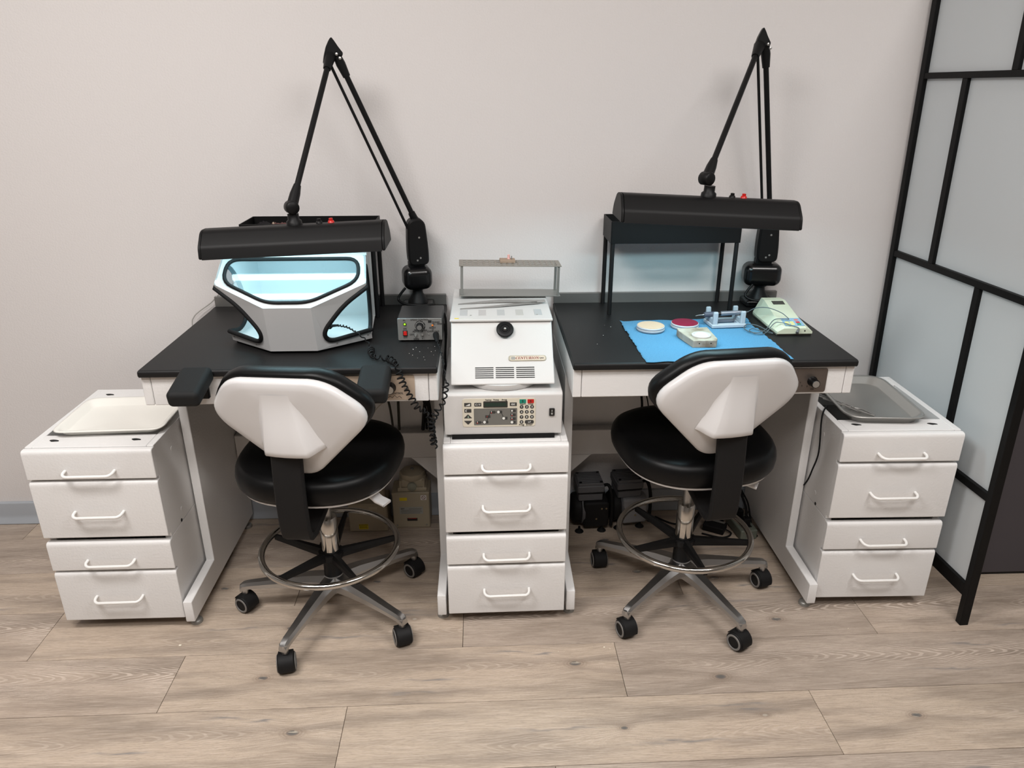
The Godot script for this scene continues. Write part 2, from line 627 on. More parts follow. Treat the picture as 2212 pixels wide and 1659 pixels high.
# ---------------------------------------------------------------- the room
func plank_texture(sd: int, kind: int) -> ImageTexture:
	# grain, limed cathedral figure, knots and checks of one oak plank, 1.2 m by 0.2 m
	var W := 2048
	var H := 344
	var n := FastNoiseLite.new()
	n.seed = sd
	n.frequency = 1.0
	n.fractal_octaves = 3
	var n3 := FastNoiseLite.new()
	n3.seed = sd + 90
	n3.frequency = 1.0
	n3.fractal_type = FastNoiseLite.FRACTAL_NONE
	var n2 := FastNoiseLite.new()
	n2.seed = sd + 50
	n2.frequency = 1.0
	n2.fractal_octaves = 2
	var r := RandomNumberGenerator.new()
	r.seed = sd * 13 + 5
	var tone: Color = [Color(0.682, 0.618, 0.558), Color(0.712, 0.645, 0.576), Color(0.648, 0.59, 0.537)][kind % 3]
	var dark := Color(0.505, 0.455, 0.408)
	var pale := Color(0.86, 0.805, 0.755)
	var fig: float = [1.0, 0.3, 0.65][kind % 3]
	var u0 := r.randf_range(0.2, 1.0)
	var side := 1.0 if sd % 2 == 0 else -1.0
	var v0 := r.randf_range(0.06, 0.14)
	var knots := []
	for k in [1, 2, 1][kind % 3]:
		knots.append([r.randf_range(0.1, 1.1), r.randf_range(0.03, 0.17), r.randf_range(0.006, 0.015)])
	var checks := []
	for k in [1, 4, 2][kind % 3]:
		checks.append([r.randf_range(0.1, 1.1), r.randf_range(0.02, 0.18), r.randf_range(0.03, 0.09), r.randf_range(0.002, 0.005)])
	var data := PackedByteArray()
	data.resize(W * H * 3)
	var at := 0
	for y in H:
		var v := 0.2 * y / H
		for x in W:
			var u := 1.2 * x / W
			var push := 0.0
			var kd := 0.0
			for k in knots:
				var dx: float = (u - k[0]) * 0.55
				var dy: float = v - k[1]
				var d2: float = (dx * dx + dy * dy) / (k[2] * k[2])
				push += dy * 1.5 / (1.0 + d2 * 0.3)
				kd = maxf(kd, exp(-d2 * 0.9))
			var vv := v + push
			var low := n.get_noise_2d(u * 1.6, vv * 13.0)
			var fib := n2.get_noise_2d(u * 9.0, vv * 420.0)
			var fin_ := n2.get_noise_2d(u * 34.0 + 9.0, vv * 900.0)
			var warp := n.get_noise_2d(u * 7.0 + 3.0, vv * 22.0 + 5.0)
			var du := u - u0
			var dv := vv - v0 + 0.012 * n3.get_noise_2d(u * 2.2, 3.0)
			var ad := absf(dv)
			var ph := 165.0 * (du * side - 27.0 * ad * sqrt(ad)) + n3.get_noise_2d(u * 6.0, vv * 32.0) * 2.6 + n3.get_noise_2d(u * 21.0 + 7.0, vv * 75.0) * 1.1
			var ring := smoothstep(0.2, 0.8, sin(ph))
			var mask := clampf(1.25 - ad * 11.0, 0.0, 1.0) * clampf(0.85 + n.get_noise_2d(u * 2.0 + 40.0, v * 6.0) * 1.5, 0.15, 1.0)
			var c := tone.lerp(dark, clampf(0.15 + low * 0.9, 0.0, 0.75))
			c = c.lerp(pale, ring * mask * fig * (0.85 + 0.35 * fib))
			c = c.lerp(pale, clampf(fib * 0.55, 0.0, 0.4))
			c = c.lerp(dark, clampf(-fib * 0.55 - 0.05, 0.0, 0.5))
			c = c.lerp(dark.darkened(0.15), clampf(-fin_ * 0.7 - 0.14, 0.0, 0.35))
			if kd > 0.02:
				var kr := 0.5 + 0.5 * sin(kd * 26.0)
				c = c.lerp(Color(0.47, 0.41, 0.36), minf(kd * 0.8, 0.6) * (0.5 + 0.5 * kr))
				if kd > 0.72:
					c = c.lerp(Color(0.34, 0.34, 0.34) if warp < 0.1 else Color(0.7, 0.67, 0.62), clampf((kd - 0.72) * 4.0, 0.0, 0.75))
			for k in checks:
				var cx: float = (u - k[0]) / k[2]
				var cy: float = (v - k[1] - 0.01 * warp) / k[3]
				var e := cx * cx + cy * cy
				if e < 9.0:
					c = c.lerp(Color(0.40, 0.40, 0.41), exp(-e * 0.8) * clampf(0.45 + fib * 1.2, 0.0, 0.75))
			data[at] = int(clampf(c.r, 0, 1) * 255)
			data[at + 1] = int(clampf(c.g, 0, 1) * 255)
			data[at + 2] = int(clampf(c.b, 0, 1) * 255)
			at += 3
	var im := Image.create_from_data(W, H, false, Image.FORMAT_RGB8, data)
	return ImageTexture.create_from_image(im)

func plank_mesh(len: float, wid: float) -> ArrayMesh:
	var s := sb()
	var b := 0.0006
	var hx := len / 2
	var hz := wid / 2
	var top := 0.0
	var A := [Vector3(-hx + b, top, hz - b), Vector3(hx - b, top, hz - b), Vector3(hx - b, top, -hz + b), Vector3(-hx + b, top, -hz + b)]
	var B := [Vector3(-hx, top - b, hz), Vector3(hx, top - b, hz), Vector3(hx, top - b, -hz), Vector3(-hx, top - b, -hz)]
	var C := [Vector3(-hx, -0.009, hz), Vector3(hx, -0.009, hz), Vector3(hx, -0.009, -hz), Vector3(-hx, -0.009, -hz)]
	var faces := [[A[0], A[1], A[2], A[3]]]
	for i in 4:
		var j := (i + 1) % 4
		faces.append([B[i], B[j], A[j], A[i]])
		faces.append([C[i], C[j], B[j], B[i]])
	for f in faces:
		for k in [0, 2, 1, 0, 3, 2]:
			var p: Vector3 = f[k]
			s.set_uv(Vector2(0.5 + p.x / 1.2, 0.5 + p.z / 0.2))
			s.add_vertex(p)
	return fin(s)

func _room() -> void:
	# floor of separate planks on a slab, turned a touch against the wall
	var fl := Node3D.new()
	fl.name = "floor"
	fl.set_meta("kind", "structure")
	fl.set_meta("label", "limed oak plank floor with knots and dark cracks")
	add_child(fl)
	fl.rotation.y = 0.0058
	var slab := bxm(Vector3(6.9, 0.06, 6.9), 0.0)
	part(fl, "slab", slab, mt(Color(0.16, 0.13, 0.11), 0.9), Vector3(0.0, -0.0392, 3.2))
	var mats := []
	for k in 6:
		var m := mt(Color.WHITE, 0.46)
		m.albedo_texture = plank_texture(21 + k * 7, k)
		m.normal_enabled = true
		m.normal_texture = M.worktop.normal_texture
		m.normal_scale = 0.05
		mats.append(m)
	var L := 1.193
	var mesh := plank_mesh(L - 0.0013, 0.1986)
	var starts := {0: -0.417, 1: 0.18, 2: 0.609, 3: -0.071, 4: -0.836, 5: -0.36, 6: 0.15}
	var pick := {"4_-1": 0, "4_0": 4, "4_1": 2, "5_-1": 4, "5_0": 1, "5_1": 4, "3_-1": 1, "3_-2": 0, "3_0": 5, "3_1": 3, "6_0": 2, "6_-1": 2}
	for row in range(0, 33):
		var off: float = starts.get(row, rng.randf_range(-0.5, 0.6))
		for k in range(-4, 4):
			var x0 := off + k * L
			if x0 > 3.25 or x0 + L < -3.25:
				continue
			var key := "%d_%d" % [row, k]
			var mi: int = pick.get(key, rng.randi_range(0, 5))
			var p := part(fl, "plank", mesh, mats[mi], Vector3(x0 + L / 2, 0, 0.0098 + row * 0.2))
			if rng.randf() < 0.5 and not pick.has(key):
				p.rotation.y = PI
	# walls and ceiling
	struct("wall_back", bxm(Vector3(6.84, 3.0, 0.12), 0.0), M.wall, Vector3(0, 1.35, -0.06))
	struct("wall_left", bxm(Vector3(0.12, 3.0, 6.5), 0.0), M.far_wall, Vector3(-3.36, 1.35, 3.25))
	struct("wall_right", bxm(Vector3(0.12, 3.0, 6.5), 0.0), M.far_wall, Vector3(3.36, 1.35, 3.25))
	struct("wall_front", bxm(Vector3(6.84, 3.0, 0.12), 0.0), M.far_wall, Vector3(0, 1.35, 6.56))
	struct("ceiling", bxm(Vector3(6.84, 0.1, 6.74), 0.0), M.ceiling, Vector3(0, 2.853, 3.25))
	var bb := xprism(rp([Vector2(0.0005, 0.001), Vector2(0.024, 0.001), Vector2(0.015, 0.022), Vector2(0.013, 0.03), Vector2(0.012, 0.083), Vector2(0.0005, 0.083)], [0, 0.004, 0.008, 0.006, 0.004, 0], 4), -3.28, 3.28, 0.0)
	struct("baseboard_back", bb, M.base_grey)

# ---------------------------------------------------------------- benches
func _benches() -> void:
	bench("black topped white lab bench carrying the white dust hood", -0.864, 0.750, 0.602, 0)
	bench("black topped white lab bench with the blue towel laid on it", 0.2345, 0.747, 0.594, 1)

func bench(label: String, x0: float, w: float, zf: float, kind: int) -> void:
	var t := thing("lab_bench", label, "workbench", Vector3(x0 + w / 2, 0, 0), 0, "lab benches along the wall")
	var hw := w / 2
	var top := xprism(rp([Vector2(0.017, 0.781), Vector2(zf, 0.781), Vector2(zf, 0.8), Vector2(0.017, 0.8)], [0.001, 0.006, 0.008, 0.001], 4), -hw, hw, 0.003)
	part(t, "worktop", top, M.worktop)
	part(t, "backsplash", bxm(Vector3(w - 0.004, 0.034, 0.014), 0.001), M.splash, Vector3(0, 0.815, 0.009))
	part(t, "front_rail", bxm(Vector3(w - 0.05, 0.079, 0.022), 0.002), M.paint, Vector3(0, 0.7410, zf - 0.024))
	for s in [-1.0, 1.0]:
		part(t, "rail_end", bxm(Vector3(0.0225, 0.079, 0.022), 0.002), M.paint, Vector3(s * (hw - 0.0125), 0.7410, zf - 0.024))
		part(t, "side_rail", bxm(Vector3(0.02, 0.079, zf - 0.066), 0.002), M.paint, Vector3(s * (hw - 0.0115), 0.7410, 0.03 + (zf - 0.066) / 2))
		var leg := part(t, "leg", xprism(rp([Vector2(0.03, 0.03), Vector2(zf + 0.008, 0.03), Vector2(zf + 0.008, 0.098), Vector2(0.414, 0.104), Vector2(0.414, 0.701), Vector2(0.03, 0.701)], 0.003, 2), -0.0125, 0.0125, 0.0015), M.paint, Vector3(s * (hw - 0.0135), 0, 0))
		for z in [0.07, zf - 0.03]:
			part(leg, "levelling_foot", lathe([Vector2(0.0, 0.0), Vector2(0.017, 0.0), Vector2(0.017, 0.006), Vector2(0.014, 0.011), Vector2(0.006, 0.013), Vector2(0.006, 0.0305)], 16), M.steel_dull, Vector3(0, 0.0, z), Vector3.ZERO, "dull metal levelling foot")
		part(t, "gusset", prism(PackedVector2Array([Vector2(s * (hw - 0.027), 0.281), Vector2(s * (hw - 0.135), 0.281), Vector2(s * (hw - 0.027), 0.175)]), 0.088, 0.1, 0.0005), M.paint)
	part(t, "back_panel", bxm(Vector3(w - 0.056, 0.33, 0.012), 0.001), M.paint, Vector3(0, 0.5375, 0.052))
	part(t, "cross_rail", bxm(Vector3(w - 0.056, 0.094, 0.05), 0.002), M.paint, Vector3(0, 0.329, 0.077))
	if kind == 0:
		var pl := part(t, "control_plate", prism(rp([Vector2(0.105, 0.707), Vector2(0.315, 0.707), Vector2(0.315, 0.775), Vector2(0.105, 0.775)], 0.006, 3), zf - 0.0128, zf - 0.0105), mt(Color(0.67, 0.60, 0.53), 0.5), Vector3.ZERO, Vector3.ZERO, "tan control plate with worn lettering")
		lettering(pl, [["S", 0.29, 0.757, 0.006], ["/ HI", 0.294, 0.738, 0.0065], ["CONTROL", 0.268, 0.7255, 0.007], ["LO", 0.225, 0.738, 0.0065]], zf - 0.0105, M.ink)
		part(pl, "emblem", tubem([Vector3(0.245, 0.713, zf - 0.0103), Vector3(0.25, 0.718, zf - 0.0103), Vector3(0.256, 0.713, zf - 0.0103), Vector3(0.262, 0.72, zf - 0.0103), Vector3(0.268, 0.713, zf - 0.0103), Vector3(0.274, 0.718, zf - 0.0103), Vector3(0.28, 0.712, zf - 0.0103)], 0.0007, 4), M.ink)
		knob(pl, Vector3(0.252, 0.742, zf - 0.0105), 0.014, 0.02)
	else:
		var pl := part(t, "control_plate", prism(rp([Vector2(0.1, 0.708), Vector2(0.3, 0.708), Vector2(0.3, 0.774), Vector2(0.1, 0.774)], 0.006, 3), zf - 0.0128, zf - 0.0105), M.brown_steel, Vector3.ZERO, Vector3.ZERO, "brushed brownish steel control plate")
		lettering(pl, [["1", 0.231, 0.735, 0.004], ["5", 0.236, 0.726, 0.004], ["7", 0.25, 0.7235, 0.004], ["9", 0.282, 0.726, 0.004], ["CO", 0.265, 0.716, 0.005]], zf - 0.0105, M.ink)
		knob(pl, Vector3(0.262, 0.739, zf - 0.0105), 0.0125, 0.024)

func lettering(parent: Node3D, rows: Array, z: float, m: Material) -> void:
	for r in rows:
		part(parent, "lettering", text_mesh(r[0], r[3], 600), m, Vector3(r[1], r[2], z + 0.0001))

func knob(parent: Node3D, at: Vector3, r: float, len: float) -> void:
	part(parent, "knob", lathe([Vector2(r * 1.08, 0), Vector2(r * 1.08, 0.002), Vector2(r * 0.92, 0.004), Vector2(r * 0.9, len - 0.001), Vector2(r * 0.86, len), Vector2(0.0, len)], 20), M.black_gloss, at, Vector3(PI / 2, 0, 0), "black control knob")
	part(parent, "knob_cap", lathe([Vector2(r * 0.74, 0), Vector2(r * 0.72, 0.0008), Vector2(0.0, 0.0008)], 20), M.steel, at + Vector3(0, 0, len), Vector3(PI / 2, 0, 0), "bright metal knob cap")

# ---------------------------------------------------------------- drawer units
func _cabinets() -> void:
	var specs := [[-1.2025, 0.603, -0.001, "white four drawer unit with a white plastic tray on top"],
		[-0.108, 0.6181, 0.0088, "white four drawer unit between the two benches under the furnace"],
		[0.9818, 0.588, -0.0173, "white four drawer unit with a steel tray on top beside the screen"]]
	for c in specs:
		var a: float = c[2]
		var o := Vector3(c[0], 0, c[1])
		var mid := o + Vector3(0.168, 0, -0.21).rotated(Vector3.UP, a)
		cabinet(mid, a, c[3])

func cabinet(at: Vector3, turn: float, label: String) -> void:
	var t := thing("drawer_cabinet", label, "drawer unit", at, turn, "white drawer units")
	var hw := 0.166
	for s in [-1.0, 1.0]:
		part(t, "upper_side_panel", bxm(Vector3(0.018, 0.282, 0.398), 0.001), M.paint, Vector3(s * (hw - 0.009), 0.443, -0.01))
		part(t, "lower_side_panel", bxm(Vector3(0.018, 0.2655, 0.398), 0.001), M.paint, Vector3(s * (hw - 0.009), 0.1678, -0.01))
		for k in [[0.02, 0.525, 0.007], [0.03, 0.337, 0.007], [0.045, 0.308, 0.005]]:
			part(t, "plug_hole", lathe([Vector2(k[2], 0), Vector2(k[2], 0.0008), Vector2(0, 0.0008)], 12), M.paint if k[2] > 0.006 else M.dark, Vector3(s * hw, k[1], k[0] + 0.07), Vector3(0, 0, -s * PI / 2))
	part(t, "back_panel", bxm(Vector3(0.294, 0.545, 0.012), 0.0), M.paint, Vector3(0, 0.308, -0.202))
	part(t, "bottom_panel", bxm(Vector3(0.294, 0.018, 0.36), 0.0), M.paint, Vector3(0, 0.045, -0.01))
	part(t, "plinth", bxm(Vector3(0.29, 0.0355, 0.28), 0.0), M.black_matte, Vector3(0, 0.018, -0.06))
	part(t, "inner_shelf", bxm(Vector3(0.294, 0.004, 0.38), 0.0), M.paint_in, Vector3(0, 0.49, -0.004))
	part(t, "middle_shelf", bxm(Vector3(0.294, 0.014, 0.372), 0.0), M.paint, Vector3(0, 0.309, 0.0))
	part(t, "top_strip", bxm(Vector3(0.295, 0.018, 0.07), 0.001), M.paint, Vector3(0, 0.575, 0.154))
	part(t, "top_strip", bxm(Vector3(0.295, 0.018, 0.07), 0.001), M.paint, Vector3(0, 0.575, -0.173))
	for k in [[-0.11, 0.152], [0.105, 0.152], [-0.11, -0.165], [0.105, -0.165]]:
		var s := sb()
		add_prism(s, rp([Vector2(-0.011, 0.003), Vector2(-0.002, -0.005), Vector2(0.006, -0.002), Vector2(0.011, -0.004), Vector2(0.011, 0.001), Vector2(0.004, 0.004), Vector2(-0.004, 0.006)], 0.003, 2), 0.0, 0.0006)
		part(t, "keyhole_slot", s.commit(), M.dark, Vector3(k[0], 0.584, k[1]), Vector3(-PI / 2, 0, 0)).scale = Vector3(1.3, 1.3, 1)
	var rows := [[0.497, 0.582, 0.0225, 0.001], [0.317, 0.489, 0.0785, 0.0], [0.210, 0.300, 0.030, -0.001], [0.040, 0.202, 0.079, 0.0]]
	for r in rows:
		var h: float = r[1] - r[0]
		var front := xprism(rp([Vector2(0.190, 0), Vector2(0.21, 0), Vector2(0.21, h), Vector2(0.190, h)], [0.001, 0.003, 0.013, 0.004], 5), -0.1675, 0.1675, 0.0015)
		var dm := part(t, "drawer", front, M.paint, Vector3(0, r[0], 0))
		var hx := 0.064
		var hy: float = r[2]
		var path := [Vector3(-hx, hy + 0.004, 0.2105), Vector3(-hx, hy + 0.003, 0.222)]
		path += arc_pts(Vector3(-hx, hy + 0.003, 0.222), Vector3(-hx + 0.002, hy, 0.236), Vector3(-hx + 0.016, hy, 0.238))
		path += arc_pts(Vector3(hx - 0.016, hy, 0.238), Vector3(hx - 0.002, hy, 0.236), Vector3(hx, hy + 0.003, 0.222))
		path.append(Vector3(hx, hy + 0.004, 0.2105))
		part(dm, "handle", tubem(path, 0.0042, 8), M.handle)

func arc_pts(a: Vector3, b: Vector3, c: Vector3, n := 5) -> Array:
	var out := []
	for k in range(1, n + 1):
		var t := float(k) / n
		out.append(a.lerp(b, t).lerp(b.lerp(c, t), t))
	return out

# ---------------------------------------------------------------- drafting stools
func _stools() -> void:
	stool("black drafting stool with white backrest shell in front of the dust hood bench", Vector3(-0.449, 0, 0.527), -0.1, 0.0, [109.0, 37.0, 181.0, 325.0, 253.0], [12, 20, 60, 50, 10])
	stool("black drafting stool with white backrest shell in front of the blue towel bench", Vector3(0.596, 0, 0.497), 0.1, 0.012, [137.0, 66.0, 355.0, 213.0, 285.0], [20, 32, 18, 4, 40])

func stool(label: String, at: Vector3, turn: float, lift: float, legs: Array, swivel: Array) -> void:
	var t := thing("drafting_stool", label, "stool", at, 0, "drafting stools at the benches")
	part(t, "base_hub", lathe([Vector2(0.0, 0.075), Vector2(0.032, 0.075), Vector2(0.036, 0.085), Vector2(0.034, 0.12), Vector2(0.028, 0.13), Vector2(0.0, 0.13)], 24), M.alu)
	part(t, "column_sleeve", lathe([Vector2(0.0, 0.128), Vector2(0.026, 0.128), Vector2(0.026, 0.185), Vector2(0.034, 0.187), Vector2(0.036, 0.205), Vector2(0.03, 0.208), Vector2(0.0, 0.208)], 24), M.black)
	for i in 5:
		var a := deg_to_rad(legs[i])
		var dir := Vector3(cos(a), 0, sin(a))
		var lg := part(t, "leg", star_leg(), M.alu, Vector3.ZERO, Vector3(0, -a, 0))
		lg.set_meta("label", "polished aluminium base leg")
		var cs := part(t, "caster", caster_mesh(), M.black_matte, dir * 0.268 + Vector3(0, 0.0285, 0), Vector3(0, deg_to_rad(swivel[i]), 0))
		for s in [-1.0, 1.0]:
			part(cs, "wheel_rim", ring_mesh(0.0175, 0.0235, 0.002), M.grey_plastic, Vector3(s * 0.0225, -0.001, 0), Vector3(0, s * PI / 2, 0))
		part(cs, "stem", lathe([Vector2(0.007, 0.0), Vector2(0.007, 0.03), Vector2(0.0, 0.03)], 10), M.steel_dull, Vector3(0, 0.012, 0))
		var b := a + 0.35
		var sp := part(t, "ring_spoke", bar_taper(Vector3(0.025, 0.197, 0), Vector3(0.19, 0.213, 0), 0.026, 0.016, 0.022, 0.01), M.black, Vector3.ZERO, Vector3(0, -b, 0))
		sp.set_meta("label", "black plastic spoke of the foot ring")
	var ring := []
	for k in 64:
		ring.append(Vector3(cos(TAU * k / 64) * 0.1925, 0.2225, sin(TAU * k / 64) * 0.1925))
	part(t, "foot_ring", tubem(ring, 0.0092, 10, true), M.chrome)
	part(t, "gas_cylinder", lathe([Vector2(0.0, 0.207), Vector2(0.0255, 0.207), Vector2(0.0255, 0.318), Vector2(0.023, 0.322), Vector2(0.0, 0.322)], 28), M.chrome)
	part(t, "cylinder_collar", lathe([Vector2(0.027, 0.198), Vector2(0.0285, 0.2), Vector2(0.0285, 0.212), Vector2(0.026, 0.2125)], 28), M.black)
	part(t, "piston", lathe([Vector2(0.0, 0.32), Vector2(0.0125, 0.32), Vector2(0.0125, 0.452 + lift), Vector2(0.0, 0.452 + lift)], 16), M.steel)
	# what turns with the seat
	var tf := Vector3(0, turn, 0)
	var y := 0.508 + lift
	var so := PackedVector2Array()
	for k in 56:
		var a := TAU * k / 56
		var c := cos(a)
		var s := sin(a)
		var ex := 2.0 / 2.7
		var px := signf(c) * pow(absf(c), ex) * 0.226
		var py := signf(s) * pow(absf(s), ex) * 0.213
		px *= 1.0 - 0.10 * (0.5 - 0.5 * py / 0.213) * (0.5 - 0.5 * py / 0.213)
		so.append(Vector2(px, py))
	var seat := puff(so, [Vector2(0.0, -0.036), Vector2(0.90, -0.036), Vector2(0.955, -0.032), Vector2(0.99, -0.018), Vector2(1.0, 0.0), Vector2(0.99, 0.016), Vector2(0.965, 0.027), Vector2(0.92, 0.034), Vector2(0.82, 0.036), Vector2(0.6, 0.032), Vector2(0.3, 0.027), Vector2(0.0, 0.025)])
	part(t, "seat", seat, M.leather, Vector3(0, y, -0.004), Vector3(-PI / 2, turn, 0))
	var pan := puff(so, [Vector2(0.0, -0.022), Vector2(0.55, -0.022), Vector2(0.8, -0.012), Vector2(0.935, 0.006), Vector2(0.94, 0.012), Vector2(0.0, 0.012)])
	part(t, "seat_shell", pan, M.shell, Vector3(0, y - 0.046, -0.004), Vector3(-PI / 2, turn, 0), "white plastic seat pan")
	var lever := strap([Vector3(0, 0.002, -0.02), Vector3(0, 0.0, 0.02), Vector3(0, -0.012, 0.04), Vector3(0, -0.017, 0.068)], 0.034, 0.008)
	part(t, "height_lever", lever, M.shell, Vector3(0.132 if turn < 0 else 0.095, y - 0.06, 0.085), Vector3(0, deg_to_rad(60.0), 0), "white plastic height lever")
	# J shaped arm that carries the backrest
	var arm := [Vector3(0, y - 0.082, -0.01), Vector3(0, y - 0.1, 0.09), Vector3(0, y - 0.112, 0.155), Vector3(0, y - 0.117, 0.185), Vector3(0, y - 0.113, 0.21), Vector3(0, y - 0.098, 0.228), Vector3(0, y - 0.07, 0.236), Vector3(0, y + 0.0, 0.240), Vector3(0, y + 0.07, 0.238), Vector3(0, y + 0.13, 0.233), Vector3(0, y + 0.175, 0.232)]
	part(t, "back_arm", strap(arm, 0.076, 0.02), M.black_matte, Vector3.ZERO, tf, "wide black back arm")
	var bo := rp([Vector2(-0.124, 0.110), Vector2(0.124, 0.110), Vector2(0.222, 0.0), Vector2(0.032, -0.172), Vector2(-0.032, -0.172), Vector2(-0.222, 0.0)], [0.05, 0.05, 0.06, 0.03, 0.03, 0.06], 7)
	var bt := Transform3D(Basis(Vector3.UP, turn * 2.8) * Basis(Vector3.RIGHT, 0.27) * Basis(Vector3(0, 0, 1), turn * -0.75), Vector3(turn * 0.14, y + 0.228 + lift * 0.5, 0.229))
	var shell := puff(bo, [Vector2(0.0, -0.01), Vector2(0.985, -0.01), Vector2(1.0, -0.004), Vector2(1.0, 0.004), Vector2(0.985, 0.01), Vector2(0.95, 0.013), Vector2(0.8, 0.015), Vector2(0.5, 0.016), Vector2(0.0, 0.016)], -0.5)
	var sh := part(t, "backrest_shell", shell, M.shell, Vector3.ZERO, Vector3.ZERO, "white plastic backrest shell")
	sh.transform = bt
	part(sh, "arm_socket", socket_mesh(), M.shell)
	var cush := puff(bo, [Vector2(0.0, -0.034), Vector2(0.7, -0.034), Vector2(0.93, -0.031), Vector2(1.01, -0.022), Vector2(1.042, -0.008), Vector2(1.042, 0.004), Vector2(1.02, 0.014), Vector2(0.98, 0.016), Vector2(0.0, 0.016)], -0.5)
	var cu := part(t, "backrest_cushion", cush, M.leather)
	cu.transform = bt * Transform3D(Basis(), Vector3(0, 0.004, -0.024))

func socket_mesh() -> ArrayMesh:
	# raised wedge on the shell that takes the arm: smooth flanks, blunt lower end
	var s := sb(true)
	var cols := [[-1.0, 1.0, 0.0], [-1.0, 0.72, 0.2], [-1.0, 0.42, 0.62], [-1.0, 0.15, 0.92], [-1.0, 0.0, 1.0], [-0.5, 0.0, 1.03], [0.0, 0.0, 1.04], [0.5, 0.0, 1.03], [1.0, 0.0, 1.0], [1.0, 0.15, 0.92], [1.0, 0.42, 0.62], [1.0, 0.72, 0.2], [1.0, 1.0, 0.0]]
	var rows := []
	for i in 13:
		var t := i / 12.0
		var v := lerpf(0.078, -0.078, t)
		var flat := lerpf(0.030, 0.054, t)
		var flank := lerpf(0.014, 0.034, t)
		var d := 0.040 * smoothstep(-0.05, 1.15, t) + 0.0005
		var row := []
		for c in cols:
			var x: float = c[0] * flat + signf(c[0]) * c[1] * flank
			row.append(Vector3(x, v, 0.0145 - 0.5 * x * x + d * c[2]))
		rows.append(row)
	var low := []
	var under := []
	for p in rows[12]:
		low.append(Vector3(p.x * 0.98, p.y - 0.004, p.z - 0.004))
		under.append(Vector3(p.x * 0.95, p.y - 0.004, 0.002 - 0.5 * p.x * p.x))
	rows.append(low)
	rows.append(under)
	for i in rows.size() - 1:
		s.set_smooth_group(1 if i < 13 else 2)
		for k in cols.size() - 1:
			q4(s, rows[i + 1][k], rows[i + 1][k + 1], rows[i][k + 1], rows[i][k])
	return fin(s)

func star_leg() -> ArrayMesh:
	# one arm of the five star base along +x, with its vertical tip
	var s := sb(true)
	var st := [[0.02, 0.083, 0.128, 0.024], [0.08, 0.088, 0.126, 0.021], [0.15, 0.088, 0.116, 0.017], [0.215, 0.085, 0.106, 0.0145], [0.255, 0.081, 0.101, 0.013], [0.270, 0.077, 0.097, 0.0125], [0.279, 0.070, 0.088, 0.011]]
	loft_x(s, st)
	var m := fin(s)
	var c := SurfaceTool.new()
	c.append_from(m, 0, Transform3D())
	c.append_from(lathe([Vector2(0.0, 0.06), Vector2(0.0095, 0.06), Vector2(0.0105, 0.068), Vector2(0.0125, 0.09), Vector2(0.0, 0.094)], 16), 0, Transform3D(Basis(), Vector3(0.268, 0, 0)))
	return c.commit()

func loft_x(s: SurfaceTool, st: Array) -> void:
	# rows of [x, bottom, top, half width]; chamfered upper edges
	var secs := []
	for r in st:
		var h: float = r[2] - r[1]
		var w: float = r[3]
		secs.append([Vector3(r[0], r[1], -w), Vector3(r[0], r[1], w), Vector3(r[0], r[1] + h * 0.55, w), Vector3(r[0], r[2], w * 0.62), Vector3(r[0], r[2], -w * 0.62), Vector3(r[0], r[1] + h * 0.55, -w)])
	for i in secs.size() - 1:
		for k in 6:
			var l := (k + 1) % 6
			s.set_smooth_group(k + 1)
			q4(s, secs[i][l], secs[i][k], secs[i + 1][k], secs[i + 1][l])
	s.set_smooth_group(9)
	for e in [0, secs.size() - 1]:
		for k in range(1, 5):
			if e == 0:
				t3(s, secs[e][0], secs[e][k], secs[e][k + 1])
			else:
				t3(s, secs[e][0], secs[e][k + 1], secs[e][k])

func bar_taper(a: Vector3, b: Vector3, h0: float, h1: float, w0: float, w1: float) -> ArrayMesh:
	var s := sb()
	loft_x(s, [[a.x, a.y - h0 / 2, a.y + h0 / 2, w0 / 2], [b.x, b.y - h1 / 2, b.y + h1 / 2, w1 / 2]])
	return fin(s)

func caster_mesh() -> ArrayMesh:
	# hooded twin wheel, axle along x
	var p := lathe([Vector2(0.0, -0.0225), Vector2(0.024, -0.0225), Vector2(0.0275, -0.019), Vector2(0.0282, -0.01), Vector2(0.0282, 0.01), Vector2(0.0275, 0.019), Vector2(0.024, 0.0225), Vector2(0.0, 0.0225)], 26)
	var w := turned(p, Basis(Vector3(0, 0, 1), Vector3(1, 0, 0), Vector3(0, 1, 0)))
	var hood := PackedVector2Array()
	for k in 11:
		var a := deg_to_rad(-15.0 + 165.0 * k / 10)
		hood.append(Vector2(cos(a), sin(a)) * 0.031)
	for k in 11:
		var a := deg_to_rad(150.0 - 165.0 * k / 10)
		hood.append(Vector2(cos(a), sin(a)) * 0.0284)
	var c := SurfaceTool.new()
	c.append_from(w, 0, Transform3D())
	c.append_from(xprism(hood, -0.0195, 0.0195, 0.0006), 0, Transform3D())
	return c.commit()

func ring_mesh(r0: float, r1: float, d: float) -> ArrayMesh:
	return turned(lathe([Vector2(r0, 0), Vector2(r1, 0), Vector2(r1, d * 0.6), Vector2(r1 - d * 0.4, d), Vector2(r0 + d * 0.4, d), Vector2(r0, d * 0.6), Vector2(r0, 0)], 24), Basis(Vector3(1, 0, 0), Vector3(0, 0, 1), Vector3(0, -1, 0)))

